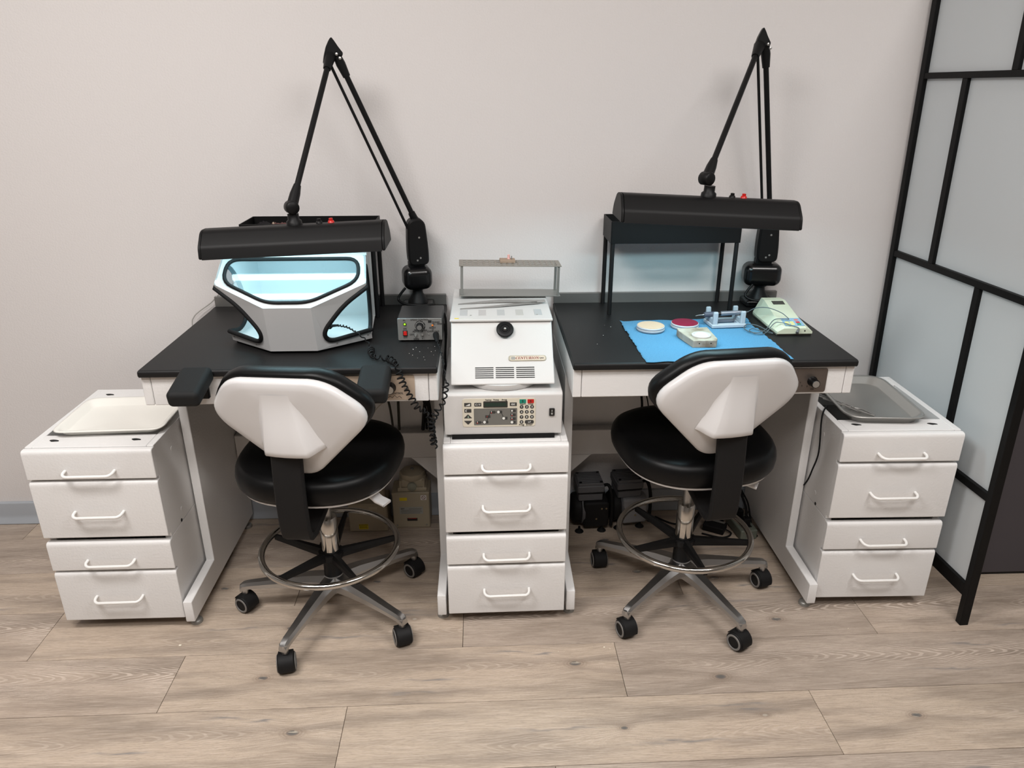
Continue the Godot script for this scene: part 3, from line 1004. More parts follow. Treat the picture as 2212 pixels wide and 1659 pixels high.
# ---------------------------------------------------------------- folding screen
func _screen() -> void:
	# its plane runs out from the wall; local x = along the screen towards the room, y up
	var t := thing("folding_screen", "tall black framed room divider screen with white translucent panes", "room divider", Vector3(1.372, 0, 0.014), 0.0)
	t.transform = Transform3D(Basis(Vector3(0, 0, 1), Vector3(1, 0, 0), Vector3(0, 1, 0)).orthonormalized(), t.position)
	var zax := Vector3(0.034, 0, 1).normalized()
	var yax := Vector3(-0.026, 1, 0).normalized()
	var xax := yax.cross(zax).normalized()
	yax = zax.cross(xax).normalized()
	t.basis = Basis(xax, yax, zax)
	var W := 0.666
	var Ht := 1.79
	# local: z along the screen, x its thickness
	for z in [0.011, W - 0.011]:
		part(t, "post", bxm(Vector3(0.026, Ht, 0.022), 0.0015), M.screen_frame, Vector3(0, Ht / 2, z))
	var rails := [[0.092, 0.132, 0.0, W], [0.951, 0.97, 0.0, W], [1.482, 1.499, 0.0, W], [Ht - 0.03, Ht, 0.0, W], [0.406, 0.429, 0.442, W]]
	for r in rails:
		part(t, "rail", bxm(Vector3(0.02, r[1] - r[0], r[3] - r[2] - 0.044), 0.001), M.screen_frame, Vector3(-0.001, (r[0] + r[1]) / 2, (r[2] + r[3]) / 2))
	for m in [[0.2, 0.97, 1.482], [0.42, 0.132, 0.951], [0.385, 1.499, Ht - 0.03]]:
		part(t, "mullion", bxm(Vector3(0.018, m[2] - m[1], 0.022), 0.001), M.screen_frame, Vector3(-0.001, (m[1] + m[2]) / 2, m[0] + 0.011))
	var cells := [[0.022, 0.42, 0.132, 0.951], [0.442, W - 0.022, 0.132, 0.406], [0.442, W - 0.022, 0.429, 0.951], [0.022, 0.2, 0.97, 1.482], [0.222, W - 0.022, 0.97, 1.482], [0.022, 0.385, 1.499, Ht - 0.03], [0.407, W - 0.022, 1.499, Ht - 0.03]]
	for c in cells:
		part(t, "pane", bxm(Vector3(0.004, c[3] - c[2], c[1] - c[0]), 0.0), M.pane, Vector3(0.003, (c[2] + c[3]) / 2, (c[0] + c[1]) / 2))
	var d := thing("dark_panel", "dark charcoal panel standing behind the folding screen", "panel", Vector3(1.95, 0, 0.44))
	part(d, "board", bxm(Vector3(0.9, 1.3, 0.024), 0.002), mt(Color(0.27, 0.255, 0.275), 0.5), Vector3(0, 0.662, 0))
	part(d, "foot", bxm(Vector3(0.8, 0.012, 0.02), 0.0), M.dark, Vector3(0, 0.006, -0.006))

# ---------------------------------------------------------------- task lamps
func _lamps() -> void:
	task_lamp("black fluorescent task lamp over the white dust hood", Vector3(-0.203, 0.8, 0.062), Vector3(-0.392, 1.553, 0.15), Vector3(-0.466, 1.1, 0.463), 0.043, 0.25, 0)
	task_lamp("black fluorescent task lamp over the blue towel", Vector3(0.9, 0.8, 0.062), Vector3(0.787, 1.58, 0.145), Vector3(0.58, 1.163, 0.462), -0.05, -0.12, 1)

func dir_basis(d: Vector3, side := Vector3(0, 0, 1)) -> Basis:
	# y along d
	var y := d.normalized()
	var x := y.cross(side).normalized()
	return Basis(x, y, x.cross(y).normalized())

func task_lamp(label: String, base: Vector3, elbow: Vector3, head: Vector3, tilt: float, turn: float, kind: int) -> void:
	var t := thing("task_lamp", label, "desk lamp", base, 0, "black task lamps clamped to the benches")
	var e := elbow - base
	var h := head - base
	part(t, "base_plate", rbm(Vector3(0.1, 0.022, 0.075), 0.008), M.black_gloss, Vector3(0.0, 0.0115, 0.0))
	part(t, "neck", lathe([Vector2(0.0, 0.02), Vector2(0.033, 0.02), Vector2(0.03, 0.03), Vector2(0.017, 0.052), Vector2(0.016, 0.062), Vector2(0.021, 0.064), Vector2(0.021, 0.072), Vector2(0.0, 0.072)], 20), M.black)
	var blk: Array = [[0.09, 0.083], [0.118, 0.075]][kind]
	part(t, "pivot_block", rbm(Vector3(blk[0], 0.072, blk[1]), 0.024), M.black_gloss, Vector3(0.0, 0.103, 0.0), Vector3(0, turn, 0))
	part(t, "hinge", rbm(Vector3(0.05, 0.022, 0.036), 0.005), M.black, Vector3(0.0, 0.143, 0.0), Vector3(0, turn, 0))
	var ho := rp([Vector2(-0.030, -0.068), Vector2(0.030, -0.068), Vector2(0.0315, -0.02), Vector2(0.025, 0.073), Vector2(-0.025, 0.073), Vector2(-0.0315, -0.02)], [0.016, 0.016, 0.03, 0.024, 0.024, 0.03], 6)
	var hs := part(t, "arm_housing", prism(ho, -0.028, 0.022, 0.008), M.black, Vector3(0.004, 0.214, 0.0), Vector3(0, turn, 0.03))
	var cov := part(t, "housing_cover", prism(ho, 0.0, 0.009, 0.004), M.black_enamel, Vector3(0.004, 0.214, 0.0) + Vector3(0.0, 0, 0.0225).rotated(Vector3.UP, turn), Vector3(0, turn, 0.03))
	for y in [0.018, -0.045]:
		part(cov, "screw", lathe([Vector2(0.003, 0), Vector2(0.003, 0.0008), Vector2(0, 0.0012)], 10), M.steel, Vector3(0.004, y, 0.0092), Vector3(PI / 2, 0, 0))
	part(cov, "screw", lathe([Vector2(0.003, 0), Vector2(0.003, 0.0008), Vector2(0, 0.0012)], 10), M.steel, Vector3(-0.006, -0.052, 0.0092), Vector3(PI / 2, 0, 0))
	hs.set_meta("label", "black spring arm housing")
	var p0 := Vector3(0.006, 0.272, 0.0)
	var p1 := e + Vector3(0.012, -0.022, -0.004)
	var d1 := (p1 - p0).normalized()
	part(t, "lower_arm", tubem([p0, p1], 0.0078, 10), M.black)
	part(t, "lower_arm_boot", tubem([p0 - d1 * 0.02, p0 + d1 * 0.035], 0.012, 10, false, [0.015, 0.0105]), M.black)
	part(t, "lower_arm_boot", tubem([p1 - d1 * 0.05, p1 - d1 * 0.015, p1 + d1 * 0.012], 0.011, 10, false, [0.0105, 0.0135, 0.011]), M.black)
	var q0 := Vector3(-0.018, 0.252, 0.01)
	var q1 := e + Vector3(-0.012, -0.03, 0.004)
	part(t, "tension_rod", tubem([q0, q1], 0.0042, 8), M.black)
	# elbow casting
	var u0 := e + Vector3(-0.006, -0.012, 0.0)
	var u1 := h + Vector3(0.0, 0.095, -0.01)
	var d2 := (u1 - u0).normalized()
	var ex: float = [1.0, 0.8][kind]
	var beak := PackedVector2Array()
	for q in [Vector2(-0.0024, 0.031), Vector2(0.006, 0.020), Vector2(0.0135, 0.008), Vector2(0.0264, -0.0087), Vector2(0.023, -0.018), Vector2(0.0135, -0.016), Vector2(-0.003, -0.021), Vector2(-0.013, -0.04), Vector2(-0.029, -0.035), Vector2(-0.025, -0.016), Vector2(-0.018, 0.006), Vector2(-0.009, 0.0226)]:
		beak.append(Vector2(q.x * ex, q.y))
	part(t, "elbow_joint", prism(rp(Array(beak), 0.004, 3), -0.013, 0.013, 0.003), M.black, e, Vector3(0, 0.25 if kind == 0 else -0.15, 0))
	for k in [Vector3(0.012, -0.012, 0.013), Vector3(0.02, -0.022, 0.011)]:
		part(t, "elbow_bolt", lathe([Vector2(0.0038, 0), Vector2(0.0038, 0.002), Vector2(0, 0.003)], 10), M.steel, e + k, Vector3(PI / 2, 0, 0))
	part(t, "upper_arm", tubem([u0, u1], 0.0076, 10), M.black)
	part(t, "elbow_boot", tubem([u0 + d2 * 0.004, u0 + d2 * 0.05], 0.012, 10, false, [0.016, 0.0105]), M.black)
	part(t, "head_boot", tubem([u1 - d2 * 0.045, u1 - d2 * 0.02, u1 + d2 * 0.012], 0.012, 10, false, [0.0095, 0.013, 0.014]), M.black)
	part(t, "head_knuckle", turned(lathe([Vector2(0, -0.016), Vector2(0.014, -0.016), Vector2(0.0165, -0.013), Vector2(0.0165, 0.013), Vector2(0.014, 0.016), Vector2(0, 0.016)], 18), Basis(Vector3(1, 0, 0), Vector3(0, 0, 1), Vector3(0, -1, 0))), M.black, u1 + d2 * 0.02, Vector3(0, 0.5, 0))
	# shade, tipped a little about z
	var sh_at := h
	var tip := Vector3(0.02, 0, tilt)
	var out := [Vector2(-0.066, -0.028), Vector2(-0.060, 0.0), Vector2(-0.026, 0.036), Vector2(0.022, 0.038), Vector2(0.058, 0.003), Vector2(0.066, -0.0265)]
	var outer := rp(out, [0, 0.01, 0.012, 0.012, 0.006, 0], 4)
	var inner := PackedVector2Array()
	for i in range(outer.size() - 1, -1, -1):
		inner.append(outer[i] * 0.955 + Vector2(0, -0.0025))
	var ring := outer.duplicate()
	ring.append_array(inner)
	var L := 0.222
	var shade := part(t, "lamp_shade", xprism(ring, -L, L, 0.0), M.black_enamel, sh_at, tip, "long black angular lamp shade")
	part(t, "neck_socket", lathe([Vector2(0.0, 0.03), Vector2(0.02, 0.03), Vector2(0.019, 0.042), Vector2(0.014, 0.046), Vector2(0.014, 0.06), Vector2(0.0, 0.06)], 18), M.black, sh_at + Vector3(0.0, 0.004, -0.002), tip)
	for s in [-1.0, 1.0]:
		part(shade, "end_cap", xprism(rp(out, [0.006, 0.012, 0.014, 0.014, 0.008, 0.006], 4), s * L - 0.004 + s * 0.004, s * L + 0.004 + s * 0.004, 0.002), M.black_enamel)
		part(shade, "fluorescent_tube", tubem([Vector3(-L + 0.008, -0.006, s * 0.027), Vector3(L - 0.008, -0.006, s * 0.027)], 0.0085, 12), M.tube_glow)
	part(shade, "power_button", lathe([Vector2(0, 0.036), Vector2(0.0085, 0.036), Vector2(0.007, 0.041), Vector2(0.005, 0.042), Vector2(0.005, 0.047), Vector2(0, 0.048)], 14), M.black, Vector3(0.062, 0.001, -0.004))
	part(shade, "power_button", lathe([Vector2(0, 0.036), Vector2(0.0085, 0.036), Vector2(0.007, 0.041), Vector2(0.005, 0.042), Vector2(0.005, 0.047), Vector2(0, 0.048)], 14), M.red, Vector3(0.092, 0.001, -0.004), Vector3.ZERO, "red push button")
	var l := AreaLight3D.new()
	l.name = "tube_light"
	l.area_size = Vector2(0.42, 0.07)
	l.area_normalize_energy = true
	l.light_color = Color(0.767, 0.955, 1.0)
	l.light_energy = [0.06, 0.16][kind]
	l.area_range = 8.0
	l.shadow_enabled = true
	shade.add_child(l)
	l.position = Vector3(0, -0.0175, 0)
	l.rotation = Vector3(-PI / 2, 0, 0)
	# flex from the pivot block to the plate
	var fx := [Vector3(-0.035, 0.075, 0.03), Vector3(-0.052, 0.055, 0.035), Vector3(-0.058, 0.04, 0.04), Vector3(-0.035, 0.03, 0.055), Vector3(0.02, 0.027, 0.062), Vector3(0.05, 0.026, 0.05)]
	if kind == 1:
		fx.append_array([Vector3(0.07, 0.012, 0.02), Vector3(0.078, 0.006, -0.03)])
	part(t, "power_flex", tubem(curve(fx), 0.0042, 7), M.black)

# ---------------------------------------------------------------- dust hood
func hood_patch(uv: Vector2, s: float) -> Vector3:
	# slanted front side: u from the front edge to the wide corner, v from the bottom to the window ridge
	var a := Vector3(0.062, 0.008, 0.487).lerp(Vector3(0.192, 0.008, 0.385), uv.x)
	var b := Vector3(0.061, 0.133, 0.512).lerp(Vector3(0.197, 0.182, 0.452), uv.x)
	var p := a.lerp(b, uv.y)
	return Vector3(p.x * s, p.y, p.z)

func hood_side(zy: Vector2, s: float) -> Vector3:
	var k := clampf((zy.x - 0.17) / 0.282, 0.0, 1.0)
	return Vector3(lerpf(0.166, 0.197, k) * s, zy.y, zy.x)

func sheet(poly: PackedVector2Array, where: Callable, s: float, inward: Vector3) -> ArrayMesh:
	var st := sb()
	var tri := Geometry2D.triangulate_polygon(poly)
	for i in range(0, tri.size(), 3):
		var p := []
		for k in 3:
			p.append(where.call(poly[tri[i + k]], s))
		var n: Vector3 = (p[1] - p[0]).cross(p[2] - p[0])
		if n.dot(inward) > 0:
			p = [p[0], p[2], p[1]]
		t3(st, p[0], p[1], p[2])
		t3(st, p[0] + inward, p[2] + inward, p[1] + inward)
	for i in poly.size():
		var a: Vector3 = where.call(poly[i], s)
		var b: Vector3 = where.call(poly[(i + 1) % poly.size()], s)
		q4(st, a, b, b + inward, a + inward)
		q4(st, b, a, a + inward, b + inward)
	return fin(st)

func _dust_box() -> void:
	var t := thing("dust_hood", "white hexagonal dust extraction hood with glass window and black trimmed hand openings", "dust hood", Vector3(-0.498, 0.8, 0))
	var W := mt(Color(0.73, 0.73, 0.73), 0.4)
	# floor, back, roof
	part(t, "bottom_gasket", yprism(PackedVector2Array([Vector2(-0.056, 0.478), Vector2(0.056, 0.478), Vector2(0.184, 0.38), Vector2(0.165, 0.175), Vector2(-0.165, 0.175), Vector2(-0.184, 0.38)]), 0.0005, 0.009), M.rubber)
	part(t, "floor_panel", yprism(PackedVector2Array([Vector2(-0.061, 0.484), Vector2(0.061, 0.484), Vector2(0.189, 0.384), Vector2(0.171, 0.171), Vector2(-0.171, 0.171), Vector2(-0.189, 0.384)]), 0.009, 0.012), W)
	part(t, "back_panel", bxm(Vector3(0.344, 0.232, 0.005), 0.0), W, Vector3(0, 0.125, 0.172))
	part(t, "roof_panel", yprism(PackedVector2Array([Vector2(-0.192, 0.38), Vector2(0.192, 0.38), Vector2(0.174, 0.17), Vector2(-0.174, 0.17)]), 0.2405, 0.2455), W)
	part(t, "roof_tape", bxm(Vector3(0.33, 0.0012, 0.014), 0.0), mt(Color(0.62, 0.72, 0.76), 0.35), Vector3(0, 0.2464, 0.366))
	# light tube under the roof behind the window's upper edge
	part(t, "light_tube", tubem([Vector3(-0.15, 0.23, 0.355), Vector3(0.15, 0.23, 0.355)], 0.006, 10), M.tube_glow)
	var il := AreaLight3D.new()
	il.name = "hood_light"
	il.area_size = Vector2(0.3, 0.03)
	il.area_normalize_energy = true
	il.light_color = Color(0.767, 0.955, 1.0)
	il.light_energy = 0.055
	il.area_range = 5.0
	il.shadow_enabled = true
	t.add_child(il)
	il.position = Vector3(0, 0.222, 0.35)
	il.rotation = Vector3(-PI / 2 + 0.35, 0, 0)
	# front panel
	var s := sb()
	var fA := [Vector3(-0.062, 0.008, 0.487), Vector3(0.062, 0.008, 0.487), Vector3(0.061, 0.133, 0.512), Vector3(-0.061, 0.133, 0.512)]
	q4(s, fA[0], fA[1], fA[2], fA[3])
	var bk := Vector3(0, 0, -0.005)
	q4(s, fA[3] + bk, fA[2] + bk, fA[1] + bk, fA[0] + bk)
	q4(s, fA[0] + bk, fA[1] + bk, fA[1], fA[0])
	part(t, "front_panel", fin(s), W)
	for sd in [-1.0, 1.0]:
		var cut := rp([Vector2(1.0, 0.17), Vector2(0.20, 0.15), Vector2(0.13, 0.40), Vector2(0.55, 0.80), Vector2(1.0, 0.93)], [0, 0.16, 0.2, 0.25, 0], 6)
		var poly := PackedVector2Array([Vector2(0, 0), Vector2(1, 0)])
		poly.append_array(cut)
		poly.append_array(PackedVector2Array([Vector2(1, 1), Vector2(0, 1)]))
		part(t, "slanted_side", sheet(poly, hood_patch, sd, Vector3(-sd * 0.0035, 0, -0.0035)), W)
		var c0: Vector3 = hood_patch(Vector2(1.0, 0.17), 1.0)
		var c1: Vector3 = hood_patch(Vector2(1.0, 0.93), 1.0)
		var cut2 := rp([Vector2(c1.z, c1.y), Vector2(0.41, 0.212), Vector2(0.355, 0.212), Vector2(0.295, 0.13), Vector2(0.292, 0.045), Vector2(0.34, 0.026), Vector2(c0.z, c0.y)], [0, 0.03, 0.04, 0.05, 0.03, 0.02, 0], 5)
		var poly2 := PackedVector2Array([Vector2(0.452, 0.182), Vector2(0.38, 0.2415), Vector2(0.17, 0.2415), Vector2(0.17, 0.008), Vector2(0.385, 0.008)])
		var rev := cut2.duplicate()
		rev.reverse()
		poly2.append_array(rev)
		part(t, "rear_side", sheet(poly2, hood_side, sd, Vector3(-sd * 0.004, 0, 0)), W)
		var loop := []
		for p in cut:
			loop.append(hood_patch(p, sd) + Vector3(sd * 0.001, 0, 0.001))
		for i in range(1, cut2.size() - 1):
			loop.append(hood_side(cut2[i], sd) - Vector3(sd * 0.003, 0, 0))
		part(t, "opening_trim", tubem(loop, 0.0062, 8, true), M.rubber, Vector3.ZERO, Vector3.ZERO, "black rubber edge of the hand opening")
		for k in [Vector2(0.35, 0.07), Vector2(0.93, 0.09)]:
			part(t, "screw", lathe([Vector2(0.003, 0), Vector2(0.0028, 0.001), Vector2(0, 0.0015)], 10), M.steel, hood_patch(k, sd), Vector3(PI / 2, sd * 0.67, 0))
	# window plane
	var P := [Vector2(-0.061, 0), Vector2(0.061, 0), Vector2(0.197, 0.0775), Vector2(0.19, 0.170), Vector2(-0.19, 0.170), Vector2(-0.197, 0.0775)]
	var Q := rp([Vector2(-0.054, 0.016), Vector2(0.054, 0.016), Vector2(0.178, 0.086), Vector2(0.170, 0.158), Vector2(-0.170, 0.158), Vector2(-0.178, 0.086)], [0.03, 0.03, 0.035, 0.03, 0.03, 0.035], 5)
	var ang := atan2(0.108, 0.132)
	var bs := Basis(Vector3.RIGHT, -(PI / 2 - ang))
	var org := Vector3(0, 0.133, 0.512)
	var fr := sb()
	var holeA := [[P[0], P[1]], [P[1], P[2]], [P[2], P[3]], [P[3], P[4]], [P[4], P[5]], [P[5], P[0]]]
	# frame ring: join every rim point of the hole with the nearest edge of the outline
	var m := Q.size()
	for i in m:
		var a := Q[i]
		var b := Q[(i + 1) % m]
		var oa := on_outline(a, P)
		var ob := on_outline(b, P)
		q4(fr, Vector3(oa.x, oa.y, 0), Vector3(ob.x, ob.y, 0), Vector3(b.x, b.y, 0), Vector3(a.x, a.y, 0))
		q4(fr, Vector3(a.x, a.y, -0.004), Vector3(b.x, b.y, -0.004), Vector3(ob.x, ob.y, -0.004), Vector3(oa.x, oa.y, -0.004))
		q4(fr, Vector3(a.x, a.y, 0), Vector3(b.x, b.y, 0), Vector3(b.x, b.y, -0.004), Vector3(a.x, a.y, -0.004))
		q4(fr, Vector3(oa.x, oa.y, -0.004), Vector3(ob.x, ob.y, -0.004), Vector3(ob.x, ob.y, 0), Vector3(oa.x, oa.y, 0))
	var wf := part(t, "window_frame", fin(fr), W)
	wf.transform = Transform3D(bs, org)
	var pane := part(t, "window_pane", prism(Q, -0.003, -0.0015), M.glass, Vector3.ZERO, Vector3.ZERO, "clear glass viewing window")
	pane.transform = Transform3D(bs, org)
	var lp := []
	for q in Q:
		lp.append(Vector3(q.x, q.y, 0.001))
	var tr := part(t, "window_trim", tubem(lp, 0.005, 8, true), M.rubber, Vector3.ZERO, Vector3.ZERO, "black rubber window gasket")
	tr.transform = Transform3D(bs, org)

func on_outline(p: Vector2, P: Array) -> Vector2:
	# where the ray from the middle through p leaves the outline
	var c := Vector2(0, 0.085)
	var d := (p - c).normalized() * 2.0
	for i in P.size():
		var hit = Geometry2D.segment_intersects_segment(c, c + d, P[i], P[(i + 1) % P.size()])
		if hit != null:
			return hit
	return p

# ---------------------------------------------------------------- furnace
func _furnace() -> void:
	var t := thing("porcelain_furnace", "white dental porcelain furnace with keypad and round black knob on the middle drawer unit", "furnace", Vector3(0.054, 0.5845, 0))
	var W := bumpy(mt(Color(0.785, 0.778, 0.77), 0.38), M.wall.normal_texture, 12.0, 0.05)
	var y := -0.5845
	for x in [-0.12, 0.12]:
		for z in [0.29, 0.55]:
			part(t, "rubber_foot", lathe([Vector2(0, 0), Vector2(0.012, 0), Vector2(0.014, 0.0105), Vector2(0, 0.0105)], 14), M.rubber, Vector3(x, 0, z))
	part(t, "plinth", bxm(Vector3(0.275, 0.0095, 0.36), 0.0), M.rubber, Vector3(0, 0.0052, 0.4))
	part(t, "base_unit", xprism(rp([Vector2(0.2, 0.0105), Vector2(0.575, 0.0105), Vector2(0.575, 0.124), Vector2(0.568, 0.13), Vector2(0.2, 0.13)], [0.002, 0.003, 0.004, 0.003, 0.002], 3), -0.157, 0.157, 0.002), W)
	part(t, "muffle_table", lathe([Vector2(0, 0.129), Vector2(0.105, 0.129), Vector2(0.11, 0.134), Vector2(0.11, 0.1465), Vector2(0, 0.1465)], 40), W, Vector3(0, 0, 0.455))
	# head: sloping front, flat top
	var head := xprism(rp([Vector2(0.13, 0.146), Vector2(0.556, 0.146), Vector2(0.556, 0.15), Vector2(0.424, 0.281), Vector2(0.11, 0.281)], [0.002, 0.003, 0.003, 0.004, 0.002], 3), -0.137, 0.137, 0.002)
	part(t, "head_unit", head, W)
	part(t, "head_lid", bxm(Vector3(0.281, 0.007, 0.328), 0.002), W, Vector3(0, 0.2845, 0.269))
	for k in 5:
		part(t, "lid_vent", bxm(Vector3(0.021, 0.0006, 0.055), 0.0), mt([Color(0.69, 0.69, 0.69), Color(0.70, 0.685, 0.68), Color(0.685, 0.69, 0.69), Color(0.70, 0.695, 0.68), Color(0.675, 0.69, 0.695)][k], 0.5), Vector3(-0.104 + k * 0.052, 0.2883, 0.367))
	part(t, "lid_label", bxm(Vector3(0.012, 0.0006, 0.006), 0.0), M.yellow, Vector3(-0.122, 0.2883, 0.42), Vector3.ZERO, "small yellow sticker")
	part(t, "lid_label", bxm(Vector3(0.038, 0.0006, 0.005), 0.0), mt(Color(0.8, 0.8, 0.78), 0.5), Vector3(-0.096, 0.2883, 0.42))
	for x in [-0.084, 0.1]:
		part(t, "lid_screw", lathe([Vector2(0.0028, 0), Vector2(0.0024, 0.001), Vector2(0, 0.0012)], 10), M.steel_dull, Vector3(x, 0.288, 0.392))
	# sloping front carries knob, badge and slots: local frame with z out of the slope
	var f0 := Vector3(0, 0.15, 0.556)
	var f1 := Vector3(0, 0.281, 0.424)
	var up := (f1 - f0).normalized()
	var fb := Basis(Vector3.RIGHT, up, Vector3.RIGHT.cross(up).normalized())
	var kn := part(t, "round_knob", lathe([Vector2(0, 0), Vector2(0.010, 0), Vector2(0.010, 0.006), Vector2(0.0215, 0.0065), Vector2(0.0235, 0.008), Vector2(0.0235, 0.0105), Vector2(0.0215, 0.012), Vector2(0.0135, 0.0122), Vector2(0.0125, 0.0108), Vector2(0.0085, 0.0108), Vector2(0.0075, 0.0125), Vector2(0, 0.0125)], 28), M.black, Vector3.ZERO, Vector3.ZERO, "round black door knob")
	kn.transform = Transform3D(fb * Basis(Vector3.RIGHT, PI / 2), f0 + up * 0.155 + Vector3(0.009, 0, 0))
	part(kn, "knob_screw", lathe([Vector2(0.004, 0.0123), Vector2(0.004, 0.0145), Vector2(0.002, 0.0165), Vector2(0, 0.017)], 12), M.chrome)
	var bd := part(t, "badge", prism(rp([Vector2(-0.051, -0.0085), Vector2(0.051, -0.0085), Vector2(0.051, 0.0085), Vector2(-0.051, 0.0085)], 0.0084, 6), 0, 0.002, 0.0008), mt(Color(0.72, 0.70, 0.64), 0.35, 0.6), Vector3.ZERO, Vector3.ZERO, "oval metal name badge with red lettering")
	bd.transform = Transform3D(fb, f0 + up * 0.072 + Vector3(0.067, 0, 0))
	part(bd, "badge_field", prism(rp([Vector2(-0.046, -0.006), Vector2(0.047, -0.006), Vector2(0.047, 0.006), Vector2(-0.046, 0.006)], 0.0058, 5), 0.002, 0.0023), mt(Color(0.80, 0.76, 0.69), 0.5))
	part(bd, "emblem", prism(rp([Vector2(-0.044, -0.0045), Vector2(-0.032, -0.0045), Vector2(-0.032, 0.0045), Vector2(-0.044, 0.0045)], 0.003, 4), 0.0023, 0.0027), mt(Color(0.60, 0.60, 0.58), 0.4, 0.5))
	var cn := part(bd, "lettering", text_mesh("CENTURION", 0.0098, 700, true, true), mt(Color(0.45, 0.10, 0.09), 0.5), Vector3(-0.0005, 0, 0.0024))
	cn.basis = Basis(Vector3(1, 0, 0), Vector3(0.22, 1, 0), Vector3(0, 0, 1))
	part(bd, "lettering", text_mesh("Q50", 0.0062, 700), M.ink, Vector3(0.038, -0.0005, 0.0024))
	for g in 3:
		for r in 6:
			var slot := part(t, "vent_slot", prism(rp([Vector2(-0.0245, -0.0013), Vector2(0.0245, -0.0013), Vector2(0.0245, 0.0013), Vector2(-0.0245, 0.0013)], 0.0008, 2), -0.001, 0.0006), M.dark)
			slot.transform = Transform3D(fb, f0 + up * (0.0165 + r * 0.0058) + Vector3(-0.0485 + g * 0.0545 + 0.0, 0, 0))
	# keypad
	var z := 0.575
	var kp := part(t, "keypad", prism(rp([Vector2(-0.108, 0.034), Vector2(0.086, 0.034), Vector2(0.086, 0.116), Vector2(-0.108, 0.116)], 0.008, 5), z, z + 0.0012, 0.0005), mt(Color(0.82, 0.795, 0.73), 0.45), Vector3.ZERO, Vector3.ZERO, "cream membrane keypad panel")
	var zk := z + 0.0012
	part(kp, "diagram_field", prism(rp([Vector2(-0.078, 0.039), Vector2(0.037, 0.039), Vector2(0.037, 0.0875), Vector2(-0.078, 0.0875)], 0.002, 2), zk, zk + 0.0003), mt(Color(0.42, 0.415, 0.395), 0.5), Vector3.ZERO, Vector3.ZERO, "grey firing diagram")
	var disp := part(kp, "display", prism(rp([Vector2(-0.0525, 0.09), Vector2(0.0115, 0.09), Vector2(0.0115, 0.108), Vector2(-0.0525, 0.108)], 0.002, 2), zk, zk + 0.001), mt(Color(0.17, 0.17, 0.16), 0.3), Vector3.ZERO, Vector3.ZERO, "dark display bezel")
	part(kp, "display_glass", bxm(Vector3(0.057, 0.0105, 0.0006), 0.0), mt(Color(0.08, 0.18, 0.15), 0.12), Vector3(-0.0205, 0.0988, zk + 0.0011), Vector3.ZERO, "dark green display glass")
	var dk := mt(Color(0.21, 0.21, 0.205), 0.5)
	var key := prism(rp([Vector2(-0.0092, -0.005), Vector2(0.0092, -0.005), Vector2(0.0092, 0.005), Vector2(-0.0092, 0.005)], 0.001, 2), 0, 0.0006)
	for p in [[-0.0935, 0.099], [-0.067, 0.0988], [-0.0935, 0.0815], [0.0265, 0.0985]]:
		part(kp, "key", key, dk, Vector3(p[0], p[1], zk))
	part(kp, "arrow_key", prism(rp([Vector2(-0.011, -0.005), Vector2(0.011, -0.005), Vector2(0, 0.0065)], 0.002, 3), 0, 0.0006), dk, Vector3(-0.0935, 0.065, zk))
	part(kp, "arrow_key", prism(rp([Vector2(-0.011, 0.005), Vector2(0.011, 0.005), Vector2(0, -0.0065)], 0.002, 3), 0, 0.0006), dk, Vector3(-0.0935, 0.0475, zk))
	part(kp, "key_mark", prism(PackedVector2Array([Vector2(-0.006, -0.003), Vector2(0.006, -0.003), Vector2(0.006, 0.003)]), 0, 0.0003), M.white_ink, Vector3(-0.0935, 0.099, zk + 0.0006))
	part(kp, "key_mark", prism(circle(0.0032, 14), 0, 0.0003), M.white_ink, Vector3(-0.097, 0.0815, zk + 0.0006))
	part(kp, "key_mark", prism(circle(0.0026, 14), 0, 0.0005), dk, Vector3(-0.0955, 0.0815, zk + 0.0006))
	part(kp, "key_mark", prism(PackedVector2Array([Vector2(-0.0015, -0.003), Vector2(0.003, -0.003), Vector2(0.0005, 0.004)]), 0, 0.0003), mt(Color(0.55, 0.65, 0.58), 0.5), Vector3(-0.0935, 0.0645, zk + 0.0006))
	var gk := prism(rp([Vector2(-0.0085, -0.0055), Vector2(0.0085, -0.0055), Vector2(0.0085, 0.0055), Vector2(-0.0085, 0.0055)], 0.0008, 2), 0, 0.0006)
	part(kp, "start_key", gk, M.green_button, Vector3(0.0515, 0.1065, zk), Vector3.ZERO, "green start key")
	part(kp, "stop_key", gk, M.red, Vector3(0.0725, 0.1065, zk), Vector3.ZERO, "red stop key")
	var rk := prism(circle(0.0051, 18), 0, 0.0007)
	var names := ["1", "2", "3", "4", "5", "6", "7", "8", "9", "0"]
	for k in 10:
		var px := 0.0485 + (k % 3) * 0.0138
		var py := 0.0905 - (k / 3) * 0.0146
		part(kp, "number_key", rk, dk, Vector3(px, py, zk))
		part(kp, "lettering", text_mesh(names[k], 0.0052, 700), M.white_ink, Vector3(px, py, zk + 0.0008))
	part(kp, "enter_key", prism(rp([Vector2(-0.012, -0.0051), Vector2(0.012, -0.0051), Vector2(0.012, 0.0051), Vector2(-0.012, 0.0051)], 0.005, 5), 0, 0.0007), dk, Vector3(0.0692, 0.0467, zk))
	part(kp, "key_mark", boxes([[Vector3(0, -0.0005, 0), Vector3(0.007, 0.0012, 0.0004)], [Vector3(0.003, 0.001, 0), Vector3(0.0012, 0.003, 0.0004)], [Vector3(-0.0025, -0.0005, 0), Vector3(0.002, 0.0028, 0.0004)]]), M.white_ink, Vector3(0.0692, 0.0467, zk + 0.0009))
